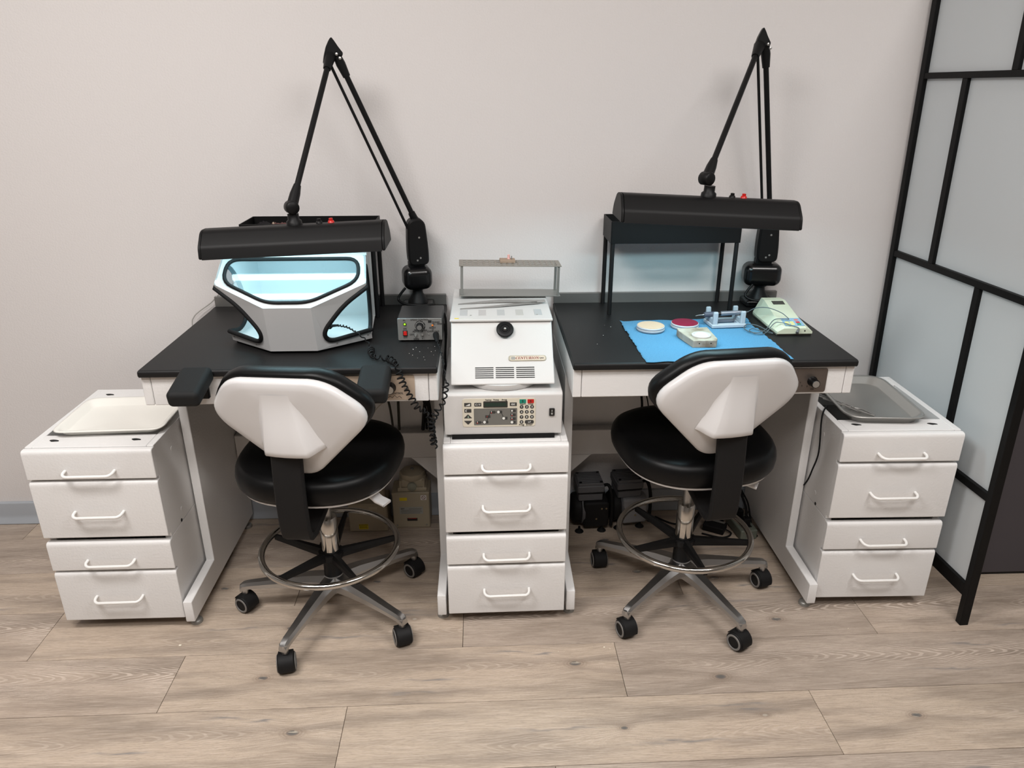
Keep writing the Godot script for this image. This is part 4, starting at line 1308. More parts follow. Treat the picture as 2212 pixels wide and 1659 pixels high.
	for r in [["Temp", -0.0395, 0.1115, 0.0034], ["Time", -0.019, 0.1115, 0.0034], ["Prog", 0.003, 0.1115, 0.0034], ["Start", 0.0515, 0.0985, 0.0022], ["Stop", 0.0725, 0.0985, 0.0022], ["Prog", 0.0485, 0.0385, 0.0022], ["Enter", 0.0692, 0.0385, 0.0022]]:
		part(kp, "lettering", text_mesh(r[0], r[3], 600), M.ink, Vector3(r[1], r[2], zk + 0.0001))
	for r in [["C / F", -0.067, 0.0988, 0.0048], ["ESC", 0.0265, 0.0985, 0.0048]]:
		part(kp, "lettering", text_mesh(r[0], r[3], 600), M.white_ink, Vector3(r[1], r[2], zk + 0.0007))
	for r in [["S", 0.0515, 0.1065], ["S", 0.0725, 0.1065]]:
		part(kp, "lettering", text_mesh(r[0], 0.0085, 700), M.ink, Vector3(r[1], r[2], zk + 0.0007))
	# firing diagram
	var zd := zk + 0.0003
	var steps := [[-0.066, 0.0475, 0], [-0.047, 0.048, 1], [-0.041, 0.064, 2], [-0.0285, 0.0765, 0], [-0.010, 0.077, 1], [0.004, 0.0585, 1], [0.026, 0.08, 3], [0.026, 0.068, 0], [0.026, 0.0568, 0], [0.026, 0.0465, 1]]
	var dkey := prism(rp([Vector2(-0.007, -0.0038), Vector2(0.007, -0.0038), Vector2(0.007, 0.0038), Vector2(-0.007, 0.0038)], 0.0006, 2), 0, 0.0004)
	part(kp, "diagram_line", tubem([Vector3(-0.066, 0.0475, zd), Vector3(-0.045, 0.0475, zd), Vector3(-0.034, 0.0765, zd), Vector3(-0.006, 0.0768, zd), Vector3(0.001, 0.0605, zd)], 0.0008, 5), M.ink)
	for st in steps:
		part(kp, "diagram_key", dkey, dk, Vector3(st[0], st[1], zd))
		if st[2] == 1:
			part(kp, "clock_mark", prism(circle(0.0037, 16), 0, 0.0003), M.white_ink, Vector3(st[0] - 0.003, st[1], zd + 0.0004))
		elif st[2] == 0:
			part(kp, "bulb_mark", prism(circle(0.0014, 10), 0, 0.0003), M.red, Vector3(st[0] - 0.003, st[1] - 0.0018, zd + 0.0004))
			part(kp, "stem_mark", bxm(Vector3(0.0014, 0.004, 0.0003)), M.white_ink, Vector3(st[0] - 0.003, st[1] + 0.0012, zd + 0.0005))
		elif st[2] == 2:
			part(kp, "slope_mark", bxm(Vector3(0.001, 0.0045, 0.0003)), M.red, Vector3(st[0] - 0.002, st[1], zd + 0.0005), Vector3(0, 0, -0.4))
		else:
			part(kp, "tooth_mark", prism(rp([Vector2(-0.002, -0.0025), Vector2(0.002, -0.0025), Vector2(0.002, 0.0025), Vector2(-0.002, 0.0025)], 0.0014, 3), 0, 0.0003), M.white_ink, Vector3(st[0] - 0.003, st[1], zd + 0.0004))
	var ps := part(t, "power_switch", bxm(Vector3(0.0145, 0.022, 0.005), 0.0015), M.black_gloss, Vector3(0.129, 0.0745, z + 0.0022), Vector3.ZERO, "black rocker power switch")
	part(ps, "lettering", text_mesh("I", 0.005, 600), M.white_ink, Vector3(0, 0.0045, 0.0026))
	part(ps, "lettering", text_mesh("O", 0.0045, 600), M.white_ink, Vector3(0, -0.0035, 0.0026))
	# test tube rack on the lid
	var r := thing("tube_rack", "grey metal rack with a grid of slots standing on the furnace", "rack", Vector3(0.084, 0.8795, 0.186), 0.03)
	r.rotation.z = -0.022
	var RW := 0.302
	var RD := 0.078
	part(r, "bottom_plate", bxm(Vector3(RW, 0.003, RD), 0.0008), M.steel_dull, Vector3(0, 0.0017, 0))
	var tp := sb()
	for k in 18:
		add_box(tp, Vector3(-RW / 2 + 0.006 + (RW - 0.012) * k / 17.0, 0.092, 0), Vector3(0.0062 if k > 0 and k < 17 else 0.012, 0.003, RD), 0.0005)
	for k in 4:
		add_box(tp, Vector3(0, 0.092, -RD / 2 + 0.004 + (RD - 0.008) * k / 3.0), Vector3(RW, 0.0029, 0.009), 0.0005)
	part(r, "top_grid", fin(tp), mt(Color(0.56, 0.54, 0.51), 0.5, 0.35))
	for x in [-1.0, 1.0]:
		for zz in [-1.0, 1.0]:
			part(r, "post", bxm(Vector3(0.0075, 0.0885, 0.006), 0.001), M.steel_dull, Vector3(x * (RW / 2 - 0.008), 0.0472, zz * (RD / 2 - 0.006)))
	var peg := thing("firing_tray", "small tan honeycomb firing tray on the tube rack holding a pink crown", "firing tray", Vector3(0.079, 0.9732, 0.178), 0.03)
	peg.rotation.z = -0.022
	part(peg, "honeycomb_block", rbm(Vector3(0.046, 0.009, 0.034), 0.002), bumpy(mt(Color(0.60, 0.52, 0.45), 0.8), M.wall.normal_texture, 40.0, 0.8), Vector3(0, 0.0047, 0))
	part(peg, "pink_crown", lathe([Vector2(0, 0.009), Vector2(0.005, 0.009), Vector2(0.0038, 0.016), Vector2(0.004, 0.021), Vector2(0.0025, 0.022), Vector2(0, 0.021)], 9), mt(Color(0.88, 0.68, 0.66), 0.4), Vector3(0.004, 0, -0.004))
	part(peg, "firing_pin", lathe([Vector2(0, 0.009), Vector2(0.0014, 0.009), Vector2(0.0014, 0.019), Vector2(0, 0.019)], 8), M.steel_dull, Vector3(0.0125, 0, 0.002))
	# long tweezers
	var tw := thing("tweezers", "long steel tweezers lying on the furnace lid", "tweezers", Vector3(0.054, 0.8725, 0.288))
	var ta := [[-0.122, 0.002, -0.008], [-0.06, 0.006, -0.013], [0.0, 0.009, -0.018], [0.06, 0.009, -0.015], [0.115, 0.009, -0.01]]
	var tb := [[-0.115, 0.002, 0.042], [-0.06, 0.003, 0.034], [0.0, 0.004, 0.022], [0.06, 0.005, 0.006], [0.115, 0.006, -0.006]]
	part(tw, "tweezer_arm", blade(ta, [0.004, 0.0085, 0.015, 0.017, 0.0165]), M.steel)
	part(tw, "tweezer_arm", blade(tb, [0.004, 0.0085, 0.015, 0.017, 0.0165]), M.steel)
	part(tw, "grip_pad", rbm(Vector3(0.026, 0.004, 0.0165), 0.0018), M.steel, Vector3(0.119, 0.008, -0.008), Vector3(0, 0.1, 0))

func blade(pts: Array, wid: Array) -> ArrayMesh:
	var s := sb()
	for i in pts.size() - 1:
		var a := Vector3(pts[i][0], pts[i][1], pts[i][2])
		var b := Vector3(pts[i + 1][0], pts[i + 1][1], pts[i + 1][2])
		var wa := Vector3(0, 0, wid[i] / 2)
		var wb := Vector3(0, 0, wid[i + 1] / 2)
		var th := Vector3(0, 0.0016, 0)
		q4(s, a + wa, b + wb, b - wb, a - wa)
		q4(s, a - wa - th, b - wb - th, b + wb - th, a + wa - th)
		q4(s, a + wa - th, b + wb - th, b + wb, a + wa)
		q4(s, a - wa, b - wb, b - wb - th, a - wa - th)
	return fin(s)

# ---------------------------------------------------------------- on the left bench
func shelf_rack(label: String, at: Vector3, wid: float) -> void:
	# steel tray on four legs, standing at the back of a bench
	var t := thing("shelf_rack", label, "rack", at, 0, "black tray racks at the back of the benches")
	var D := 0.145
	var y0 := 0.222
	var y1 := 0.288
	for x in [-1.0, 1.0]:
		for z in [-1.0, 1.0]:
			part(t, "leg", tubem([Vector3(x * (wid / 2 - 0.008), 0.0005, z * (D / 2 - 0.008)), Vector3(x * (wid / 2 - 0.008), y0 + 0.02, z * (D / 2 - 0.008))], 0.0068, 10), M.black_matte)
		part(t, "end_wall", bxm(Vector3(0.003, y1 - y0, D), 0.0005), M.black_enamel, Vector3(x * (wid / 2 - 0.0015), (y0 + y1) / 2, 0))
	for z in [-1.0, 1.0]:
		part(t, "long_wall", bxm(Vector3(wid - 0.006, y1 - y0, 0.003), 0.0005), M.black_enamel, Vector3(0, (y0 + y1) / 2, z * (D / 2 - 0.0015)))
	part(t, "tray_floor", bxm(Vector3(wid - 0.006, 0.003, D - 0.006), 0.0), M.black_enamel, Vector3(0, y0 + 0.0015, 0))

func _bench_objects_left() -> void:
	shelf_rack("black tray rack behind the white dust hood holding polishing brushes", Vector3(-0.508, 0.8, 0.093), 0.39)
	# polishing brushes in the tray
	var brushes := [[Vector3(-0.662, 0, 0.052), 0.0265, Color(0.13, 0.12, 0.13), 0.3, "dark bristle polishing wheel lying in the left tray rack"],
		[Vector3(-0.626, 0, 0.060), 0.0250, Color(0.40, 0.28, 0.27), -0.3, "brownish pink polishing wheel next to the dark one"],
		[Vector3(-0.606, 0, 0.048), 0.0240, Color(0.42, 0.30, 0.29), 0.5, "brownish pink polishing wheel nearest the lamp neck"],
		[Vector3(-0.687, 0, 0.058), 0.0215, Color(0.50, 0.46, 0.42), 1.0, "small pale grey polishing wheel at the rack's left end"]]
	for b in brushes:
		var t := thing("polishing_wheel", b[4], "polishing wheel", Vector3(b[0].x, 1.0255 + b[1], b[0].z), 0, "polishing wheels in the left rack")
		t.rotation = Vector3(0, b[3], 0)
		var s := sb()
		var n := 46
		for k in n:
			var a := TAU * k / n
			for w in [-1.0, 0.0, 1.0]:
				var d := Vector3(cos(a), sin(a), 0)
				var sd: Vector3 = Vector3(-sin(a), cos(a), 0) * b[1] * 0.09
				var r: float = b[1] * (0.92 + 0.08 * sin(k * 2.3 + w))
				var z0 := Vector3(0, 0, w * 0.0022)
				var z1 := Vector3(0, 0, w * 0.0045)
				q4(s, d * 0.005 - sd * 0.3 + z0, d * r - sd + z1, d * r + sd + z1, d * 0.005 + sd * 0.3 + z0)
		part(t, "bristles", fin(s), mt(b[2], 0.9))
		part(t, "hub", turned(lathe([Vector2(0, -0.005), Vector2(0.0055, -0.005), Vector2(0.0055, 0.005), Vector2(0, 0.005)], 12), Basis(Vector3(1, 0, 0), Vector3(0, 0, 1), Vector3(0, -1, 0))), mt(Color(0.62, 0.5, 0.4), 0.6))
	for k in 3:
		var m := thing("mandrel", ["thin steel mandrel leaning beside the dark polishing wheel", "thin brass mandrel lying between the polishing wheels", "thin steel mandrel lying beside the lamp neck in the rack"][k], "mandrel", Vector3([-0.645, -0.6, -0.575][k], 1.0252, [0.085, 0.105, 0.1][k]), [0.5, -0.8, 0.2][k])
		part(m, "shank", tubem([Vector3(-0.02, 0.0018, 0), Vector3(0.02, 0.05 if k == 0 else 0.0018, 0)], 0.0013, 7), M.steel if k != 1 else mt(Color(0.72, 0.58, 0.36), 0.35, 1.0))
		part(m, "tip", lathe([Vector2(0, -0.003), Vector2(0.003, -0.003), Vector2(0.003, 0.003), Vector2(0, 0.003)], 9), mt(Color(0.7, 0.62, 0.55), 0.5), Vector3(0.02, 0.0505 if k == 0 else 0.0035, 0))
	# arm rests clamped to the front
	for a in [[-0.7095, "black padded arm rest on the bench front left of the stool"], [-0.266, "black padded arm rest on the bench front beside the coiled cord"]]:
		var t := thing("arm_rest", a[1], "arm rest", Vector3(a[0], 0.8, 0.602), 0, "black arm rests of the left bench")
		part(t, "pad", rbm(Vector3(0.076, 0.042, 0.125), 0.013), M.foam, Vector3(0, -0.017, 0.064), Vector3(0.22, 0, 0))
		part(t, "bracket", bxm(Vector3(0.06, 0.036, 0.012), 0.003), M.black, Vector3(-0.012, -0.058, 0.0))
	# speed control box
	var c := thing("speed_control_box", "grey faced handpiece speed control box with red switch and dial", "control box", Vector3(-0.171, 0.8, 0.335))
	for x in [-0.05, 0.05]:
		for z in [-0.05, 0.05]:
			part(c, "rubber_foot", lathe([Vector2(0, 0), Vector2(0.006, 0), Vector2(0.006, 0.0045), Vector2(0, 0.0045)], 10), M.rubber, Vector3(x, 0.0, z))
	part(c, "case", boxes([[Vector3(0, 0.0365, -0.002), Vector3(0.124, 0.064, 0.128)]], 0.003), mt(Color(0.14, 0.135, 0.135), 0.3))
	var f := part(c, "face_panel", prism(rp([Vector2(-0.061, 0.005), Vector2(0.061, 0.005), Vector2(0.061, 0.068), Vector2(-0.061, 0.068)], 0.003, 3), 0.062, 0.065, 0.0008), mt(Color(0.50, 0.495, 0.485), 0.42, 0.3), Vector3.ZERO, Vector3.ZERO, "grey front plate")
	var z := 0.065
	part(f, "dial_ring", dial_ring(), M.ink, Vector3(0.0, 0.047, z))
	knob(f, Vector3(0.0, 0.046, z), 0.0095, 0.016)
	part(f, "switch_frame", bxm(Vector3(0.0125, 0.016, 0.002), 0.0005), M.black, Vector3(-0.041, 0.026, z + 0.001))
	part(f, "red_switch", bxm(Vector3(0.0095, 0.012, 0.004), 0.001), M.red, Vector3(-0.041, 0.026, z + 0.002), Vector3(-0.12, 0, 0), "red rocker switch")
	part(f, "light_bezel", lathe([Vector2(0.0046, 0), Vector2(0.0046, 0.0012), Vector2(0, 0.0012)], 14), M.black, Vector3(-0.041, 0.052, z), Vector3(PI / 2, 0, 0))
	var gl := mt(Color(0.55, 0.75, 0.12), 0.3)
	gl.emission_enabled = true
	gl.emission = Color(0.62, 0.9, 0.12)
	gl.emission_energy_multiplier = 0.7
	part(f, "green_signal_light", lathe([Vector2(0.003, 0), Vector2(0.0028, 0.002), Vector2(0.0016, 0.0035), Vector2(0, 0.004)], 12), gl, Vector3(-0.041, 0.052, z + 0.001), Vector3(PI / 2, 0, 0), "lit green signal light")
	part(f, "amber_light", lathe([Vector2(0.003, 0), Vector2(0.0028, 0.0015), Vector2(0.0016, 0.003), Vector2(0, 0.0035)], 12), mt(Color(0.8, 0.42, 0.08), 0.3), Vector3(0.035, 0.0475, z), Vector3(PI / 2, 0, 0), "amber signal light")
	for x in [-0.012, 0.006]:
		part(f, "toggle_nut", lathe([Vector2(0.005, 0), Vector2(0.005, 0.0022), Vector2(0.003, 0.0028), Vector2(0, 0.0028)], 6), M.steel, Vector3(x, 0.021, z), Vector3(PI / 2, 0, 0))
		part(f, "toggle_lever", tubem([Vector3(x, 0.021, z), Vector3(x, 0.016 if x < 0 else 0.0185, z + 0.011)], 0.0018, 8), M.chrome)
	for x in [0.0235, 0.0445]:
		part(f, "socket_screw", lathe([Vector2(0.003, 0), Vector2(0.0026, 0.0008), Vector2(0, 0.001)], 10), M.steel_dull, Vector3(x, 0.0215, z), Vector3(PI / 2, 0, 0))
	lettering(f, [["SPEED CONTROL", 0.0, 0.0642, 0.00266], ["ON", -0.041, 0.0385, 0.00237], ["OFF", -0.041, 0.0135, 0.00266], ["PL", -0.042, 0.0625, 0.00207], ["AUTO", -0.012, 0.0305, 0.00222], ["MAN", -0.0115, 0.0085, 0.00222], ["OFF", -0.023, 0.0215, 0.00207], ["RESET", 0.035, 0.0405, 0.00222], ["OVERLOAD", 0.0365, 0.0302, 0.00222], ["MIN", -0.0095, 0.0345, 0.00192], ["MAX", 0.0125, 0.0335, 0.00192], ["R", 0.006, 0.0305, 0.00222], ["F", 0.006, 0.0095, 0.00222]], z, M.ink)
	part(f, "reset_ring", ring_mesh(0.0014, 0.0024, 0.0004), M.ink, Vector3(0.0355, 0.0355, z))
	part(f, "brand_block", bxm(Vector3(0.0095, 0.0075, 0.0004)), M.ink, Vector3(0.028, 0.0588, z + 0.0002))
	part(f, "lettering", text_mesh("Drevel", 0.0058, 700), M.ink, Vector3(0.0445, 0.0572, z + 0.0001))
	part(f, "lettering", text_mesh("RL - 800A", 0.0026, 600), M.ink, Vector3(0.049, 0.0518, z + 0.0001))
	# handpiece with its coiled cord: through the hood's opening, over the bench front and back to the box
	var h := thing("handpiece", "black handpiece in the hood's right opening with a coiled cord over the bench front", "handpiece", Vector3.ZERO)
	part(h, "plug", tubem([Vector3(-0.1275, 0.8215, 0.4005), Vector3(-0.1265, 0.82, 0.413), Vector3(-0.124, 0.815, 0.427), Vector3(-0.1215, 0.811, 0.436)], 0.007, 12, false, [0.0085, 0.0082, 0.006, 0.0035]), M.rubber)
	part(h, "body", tubem([Vector3(-0.475, 0.834, 0.37), Vector3(-0.44, 0.843, 0.385), Vector3(-0.418, 0.8485, 0.396), Vector3(-0.414, 0.8495, 0.398)], 0.009, 14, false, [0.007, 0.0085, 0.0095, 0.007]), M.rubber)
	part(h, "strain_relief", tubem([Vector3(-0.415, 0.849, 0.398), Vector3(-0.392, 0.854, 0.409)], 0.004, 8, false, [0.0045, 0.003]), M.rubber)
	var lead := [Vector3(-0.394, 0.8535, 0.408), Vector3(-0.365, 0.8555, 0.43), Vector3(-0.335, 0.845, 0.452), Vector3(-0.31, 0.826, 0.462), Vector3(-0.296, 0.809, 0.475)]
	part(h, "lead", tubem(coil(lead, 0.0018, 0.02), 0.0019, 6), M.rubber)
	var coil1 := [Vector3(-0.296, 0.809, 0.475), Vector3(-0.291, 0.809, 0.515), Vector3(-0.28, 0.809, 0.542), Vector3(-0.25, 0.809, 0.552), Vector3(-0.228, 0.809, 0.578), Vector3(-0.214, 0.805, 0.609), Vector3(-0.204, 0.772, 0.617), Vector3(-0.188, 0.735, 0.617), Vector3(-0.168, 0.697, 0.618), Vector3(-0.15, 0.687, 0.62), Vector3(-0.138, 0.664, 0.62), Vector3(-0.131, 0.625, 0.62), Vector3(-0.128, 0.592, 0.62)]
	part(h, "coiled_cord", tubem(coil(coil1, 0.0068, 0.021), 0.0021, 6), M.rubber)
	var coil2 := [Vector3(-0.127, 0.588, 0.632), Vector3(-0.13, 0.62, 0.634), Vector3(-0.132, 0.655, 0.633), Vector3(-0.118, 0.69, 0.632), Vector3(-0.1, 0.715, 0.63), Vector3(-0.094, 0.745, 0.63), Vector3(-0.093, 0.765, 0.627)]
	part(h, "coiled_cord", tubem(coil(coil2, 0.0068, 0.021), 0.0021, 6), M.rubber)
	var back := [Vector3(-0.093, 0.765, 0.627), Vector3(-0.094, 0.79, 0.62), Vector3(-0.098, 0.811, 0.6), Vector3(-0.104, 0.816, 0.55), Vector3(-0.113, 0.812, 0.485), Vector3(-0.121, 0.8115, 0.437)]
	part(h, "return_cord", tubem(coil(back, 0.0016, 0.03), 0.0018, 6), M.rubber)
	# mains leads behind the control box, dropping between bench and furnace
	for k in 2:
		var w := thing("mains_cord", ["thick black mains cord curving down behind the control box", "thin black mains cord curving down beside the control box"][k], "cord", Vector3.ZERO, 0, "cords beside the control box")
		part(w, "cord", tubem(curve([[Vector3(-0.13, 0.85, 0.27), Vector3(-0.108, 0.845, 0.285), Vector3(-0.104, 0.80, 0.31), Vector3(-0.1085, 0.73, 0.315), Vector3(-0.109, 0.64, 0.30)], [Vector3(-0.125, 0.825, 0.269), Vector3(-0.11, 0.82, 0.30), Vector3(-0.1055, 0.79, 0.335), Vector3(-0.108, 0.72, 0.34), Vector3(-0.109, 0.64, 0.325)]][k]), 0.0034 if k == 0 else 0.0025, 7), M.rubber)
	# white cable running off behind the left bench end
	var wc := thing("white_cable", "thin grey-white cable drooping behind the left end of the bench", "cable", Vector3.ZERO)
	part(wc, "cable", tubem(curve([Vector3(-0.648, 1.0, 0.011), Vector3(-0.70, 0.945, 0.011), Vector3(-0.80, 0.872, 0.011), Vector3(-0.846, 0.84, 0.011), Vector3(-0.874, 0.813, 0.014), Vector3(-0.915, 0.785, 0.016), Vector3(-0.936, 0.765, 0.018), Vector3(-0.944, 0.735, 0.02), Vector3(-0.947, 0.6, 0.022), Vector3(-0.947, 0.09, 0.022)]), 0.0019, 6), mt(Color(0.66, 0.65, 0.63), 0.5))

func dial_ring() -> ArrayMesh:
	var s := sb()
	var n := 36
	for k in n:
		if k % 6 == 5 and k > 8:
			continue
		var a0 := deg_to_rad(235.0 - 290.0 * k / n)
		var a1 := deg_to_rad(235.0 - 290.0 * (k + 1) / n)
		var r0 := 0.0122
		var r1 := 0.0132 + 0.0028 * k / n
		q4(s, Vector3(cos(a1) * r0, sin(a1) * r0, 0.0002), Vector3(cos(a1) * r1, sin(a1) * r1, 0.0002), Vector3(cos(a0) * r1, sin(a0) * r1, 0.0002), Vector3(cos(a0) * r0, sin(a0) * r0, 0.0002))
	return fin(s)

# ---------------------------------------------------------------- on the right bench
func _bench_objects_right() -> void:
	shelf_rack("empty black tray rack at the back of the right bench", Vector3(0.587, 0.8, 0.09), 0.395)
	# blue towel
	var cloth := mt(Color(0.30, 0.535, 0.67), 0.9)
	cloth.albedo_texture = noise_tex(0.09, 256, false, 1.0, 4, ramp2(Color(0.86, 0.9, 0.93), Color(1, 1, 1)), 31)
	bumpy(cloth, noise_tex(0.11, 256, true, 5.0, 3, null, 30), 9.0, 0.5)
	cloth.rim_enabled = true
	cloth.rim = 0.2
	var tw := thing("blue_towel", "light blue disposable towel spread on the right bench", "towel", Vector3(0.61, 0.8005, 0.4))
	var s := sb(true)
	var nx := 40
	var nz := 34
	var grid := []
	for j in nz + 1:
		var row := []
		for i in nx + 1:
			var u := float(i) / nx
			var v := float(j) / nz
			var a := Vector2(-0.193 + 0.002 * sin(v * 23.0), -0.168 + 0.387 * 0.0 + 0.003 * sin(u * 17.0)).lerp(Vector2(0.196 + 0.005 * sin(v * 19.0 + 1.0), -0.183), u)
			var b := Vector2(-0.188, 0.193).lerp(Vector2(0.2, 0.183), u)
			var p := a.lerp(b, v)
			if i == 0 or i == nx:
				p.x += 0.0015 * sin(v * 41.0) + 0.001 * sin(v * 90.0)
			if j == 0 or j == nz:
				p.y += 0.0025 * sin(u * 33.0)
			var y := 0.0006 + 0.0011 * (1.0 + sin(u * 11.0 + v * 5.0)) * 0.5 + 0.0012 * maxf(0, sin(v * 14.0 - u * 6.0)) + (0.002 if (i == 0 or i == nx) and j % 5 == 0 else 0.0)
			row.append(Vector3(p.x, y, p.y))
		grid.append(row)
	for j in nz:
		for i in nx:
			q4(s, grid[j + 1][i], grid[j + 1][i + 1], grid[j][i + 1], grid[j][i])
			var dn := Vector3(0, -0.0005, 0)
			if i == 0:
				q4(s, grid[j][0] + dn, grid[j + 1][0] + dn, grid[j + 1][0], grid[j][0])
			if j == nz - 1:
				q4(s, grid[nz][i] + dn, grid[nz][i + 1] + dn, grid[nz][i + 1], grid[nz][i])
	part(tw, "sheet", fin(s), cloth)
	var top := 0.8030
	# wax discs
	for k in 2:
		var c := thing("wax_disc", ["round white tin filled with cream wax on the blue towel", "round white tin filled with dark red wax on the blue towel"][k], "wax tin", [Vector3(0.491, top, 0.325), Vector3(0.597, top, 0.302)][k], 0, "round wax tins")
		var dm := mt(Color(0.70, 0.71, 0.72), 0.35)
		part(c, "lower_lid", lathe([Vector2(0, 0), Vector2(0.0385, 0), Vector2(0.0405, 0.002), Vector2(0.0405, 0.0058), Vector2(0.0385, 0.0072), Vector2(0, 0.0072)], 40), dm)
		part(c, "upper_tin", lathe([Vector2(0, 0.0074), Vector2(0.0385, 0.0074), Vector2(0.040, 0.009), Vector2(0.040, 0.0130), Vector2(0.0390, 0.0138), Vector2(0, 0.0138)], 40), dm)
		part(c, "wax", lathe([Vector2(0.0382, 0.0136), Vector2(0.0380, 0.0147), Vector2(0.02, 0.0150), Vector2(0, 0.0150)], 40), [bumpy(mt(Color(0.77, 0.67, 0.57), 0.55), M.wall.normal_texture, 30.0, 0.3), mt(Color(0.50, 0.08, 0.20), 0.45)][k], Vector3.ZERO, Vector3.ZERO, ["cream wax", "dark red wax"][k])
	# stone mixing block with a cup
	var b := thing("stone_block", "stained grey cut-corner block with a small white cup on the blue towel", "mixing block", Vector3(0.6, top, 0.428))
	var bm := mt(Color.WHITE, 0.7)
	bm.albedo_texture = noise_tex(0.012, 256, false, 1.0, 5, ramp2(Color(0.47, 0.41, 0.34), Color(0.70, 0.68, 0.62), 0.36, Color(0.62, 0.59, 0.53)), 41)
	bumpy(bm, noise_tex(0.06, 256, true, 4.0, 3, null, 42), 5.0, 0.15)
	part(b, "block", yprism(PackedVector2Array([Vector2(-0.046, -0.05), Vector2(0.043, -0.058), Vector2(0.042, 0.045), Vector2(0.034, 0.061), Vector2(-0.029, 0.061), Vector2(-0.047, -0.03)]), 0.0, 0.0205, 0.0012), bm)
	part(b, "cup", lathe([Vector2(0, 0.0215), Vector2(0.018, 0.0215), Vector2(0.0205, 0.0225), Vector2(0.0215, 0.0255), Vector2(0.025, 0.0258), Vector2(0.0262, 0.0245), Vector2(0.0255, 0.0205)], 30), mt(Color(0.74, 0.73, 0.71), 0.45), Vector3(0.003, 0, 0.022), Vector3.ZERO, "round white cup set in the block")
	for x in [-0.012, 0.02]:
		part(b, "drilled_hole", lathe([Vector2(0.0018, 0), Vector2(0.0018, 0.0004), Vector2(0, 0.0004)], 10), M.dark, Vector3(x, 0.012, 0.0609), Vector3(PI / 2, 0, 0))
	# handpiece holder
	var hm := mt(Color(0.66, 0.69, 0.72), 0.4)
	var h := thing("handpiece_holder", "pale grey plastic cradle with four uprights at the edge of the blue towel", "holder", Vector3(0.722, top, 0.283), 0.08)
	part(h, "base", frame_mesh(0.105, 0.072, 0.018, 0.011), hm, Vector3(0, 0.0057, 0))
	for x in [-1.0, 1.0]:
		for z in [-1.0, 1.0]:
			part(h, "upright", xprism(rp([Vector2(-0.014 * z + 0.002, 0.0), Vector2(0.008 * z, 0.0), Vector2(0.008 * z, 0.038), Vector2(-0.001 * z, 0.038), Vector2(-0.003 * z, 0.022)], [0.0, 0.0, 0.005, 0.004, 0.004], 4), -0.007, 0.007, 0.002), hm, Vector3(x * 0.042, 0.0105, z * 0.026))
		part(h, "saddle", bxm(Vector3(0.012, 0.016, 0.04), 0.002), hm, Vector3(x * 0.042, 0.0185, 0))
	var w := thing("wax_pen", "grey electric waxing pen lying across the pale cradle", "waxing pen", Vector3.ZERO)
	var o := Vector3(0.722, 0.8375, 0.283)
	var dx := Vector3(cos(0.05), 0.03, -sin(0.08)).normalized()
	part(w, "tip", tubem([o - dx * 0.092 + Vector3(0, -0.002, 0), o - dx * 0.083, o - dx * 0.073, o - dx * 0.066], 0.001, 8, false, [0.0004, 0.0008, 0.0012, 0.003]), M.steel)
	part(w, "grip", tubem([o - dx * 0.066, o - dx * 0.064, o - dx * 0.03, o - dx * 0.026], 0.0075, 14, false, [0.0072, 0.008, 0.0078, 0.006]), mt(Color(0.30, 0.31, 0.36), 0.5))
	part(w, "collar", tubem([o - dx * 0.027, o - dx * 0.016], 0.0066, 14), M.black_gloss)
	part(w, "barrel", tubem([o - dx * 0.016, o - dx * 0.013, o + dx * 0.035, o + dx * 0.052], 0.007, 14, false, [0.0062, 0.0072, 0.0066, 0.005]), mt(Color(0.58, 0.60, 0.64), 0.25, 0.6))
	part(w, "strain_relief", tubem([o + dx * 0.05, o + dx * 0.07], 0.003, 8, false, [0.0038, 0.0022]), mt(Color(0.30, 0.31, 0.33), 0.6))
	var cord := [o + dx * 0.068, Vector3(0.812, 0.853, 0.283), Vector3(0.84, 0.858, 0.30), Vector3(0.868, 0.852, 0.33), Vector3(0.882, 0.842, 0.345), Vector3(0.885, 0.838, 0.352), Vector3(0.875, 0.838, 0.35), Vector3(0.845, 0.835, 0.345), Vector3(0.815, 0.815, 0.37), Vector3(0.79, 0.8075, 0.378), Vector3(0.768, 0.807, 0.365), Vector3(0.763, 0.808, 0.335), Vector3(0.78, 0.812, 0.312), Vector3(0.805, 0.812, 0.325), Vector3(0.828, 0.805, 0.36), Vector3(0.834, 0.8035, 0.376), Vector3(0.81, 0.804, 0.352), Vector3(0.785, 0.8085, 0.345), Vector3(0.77, 0.808, 0.362), Vector3(0.782, 0.8075, 0.39), Vector3(0.81, 0.8085, 0.383), Vector3(0.84, 0.83, 0.362), Vector3(0.862, 0.833, 0.37), Vector3(0.885, 0.828, 0.382), Vector3(0.901, 0.8235, 0.3885), Vector3(0.897, 0.819, 0.397)]
	part(w, "cord", tubem(curve(cord, 0.005), 0.0013, 6), mt(Color(0.30, 0.34, 0.36), 0.45))
	part(w, "plug", tubem([Vector3(0.8985, 0.8205, 0.3935), Vector3(0.892, 0.813, 0.403)], 0.004, 10, false, [0.0032, 0.0045]), mt(Color(0.36, 0.36, 0.36), 0.6))
	# waxing unit
	var um := mt(Color(0.79, 0.81, 0.72), 0.42)
	var u := thing("waxing_unit", "pale green-grey wedge shaped electronic waxing unit with small display", "control unit", Vector3(0.892, 0.8, 0.29))
	var secs := [[-0.108, 0.036, 0.056, 0.050], [-0.075, 0.040, 0.0575, 0.052], [0.02, 0.042, 0.036, 0.053], [0.045, 0.042, 0.033, 0.053], [0.098, 0.040, 0.022, 0.0505]]
	var us := sb()
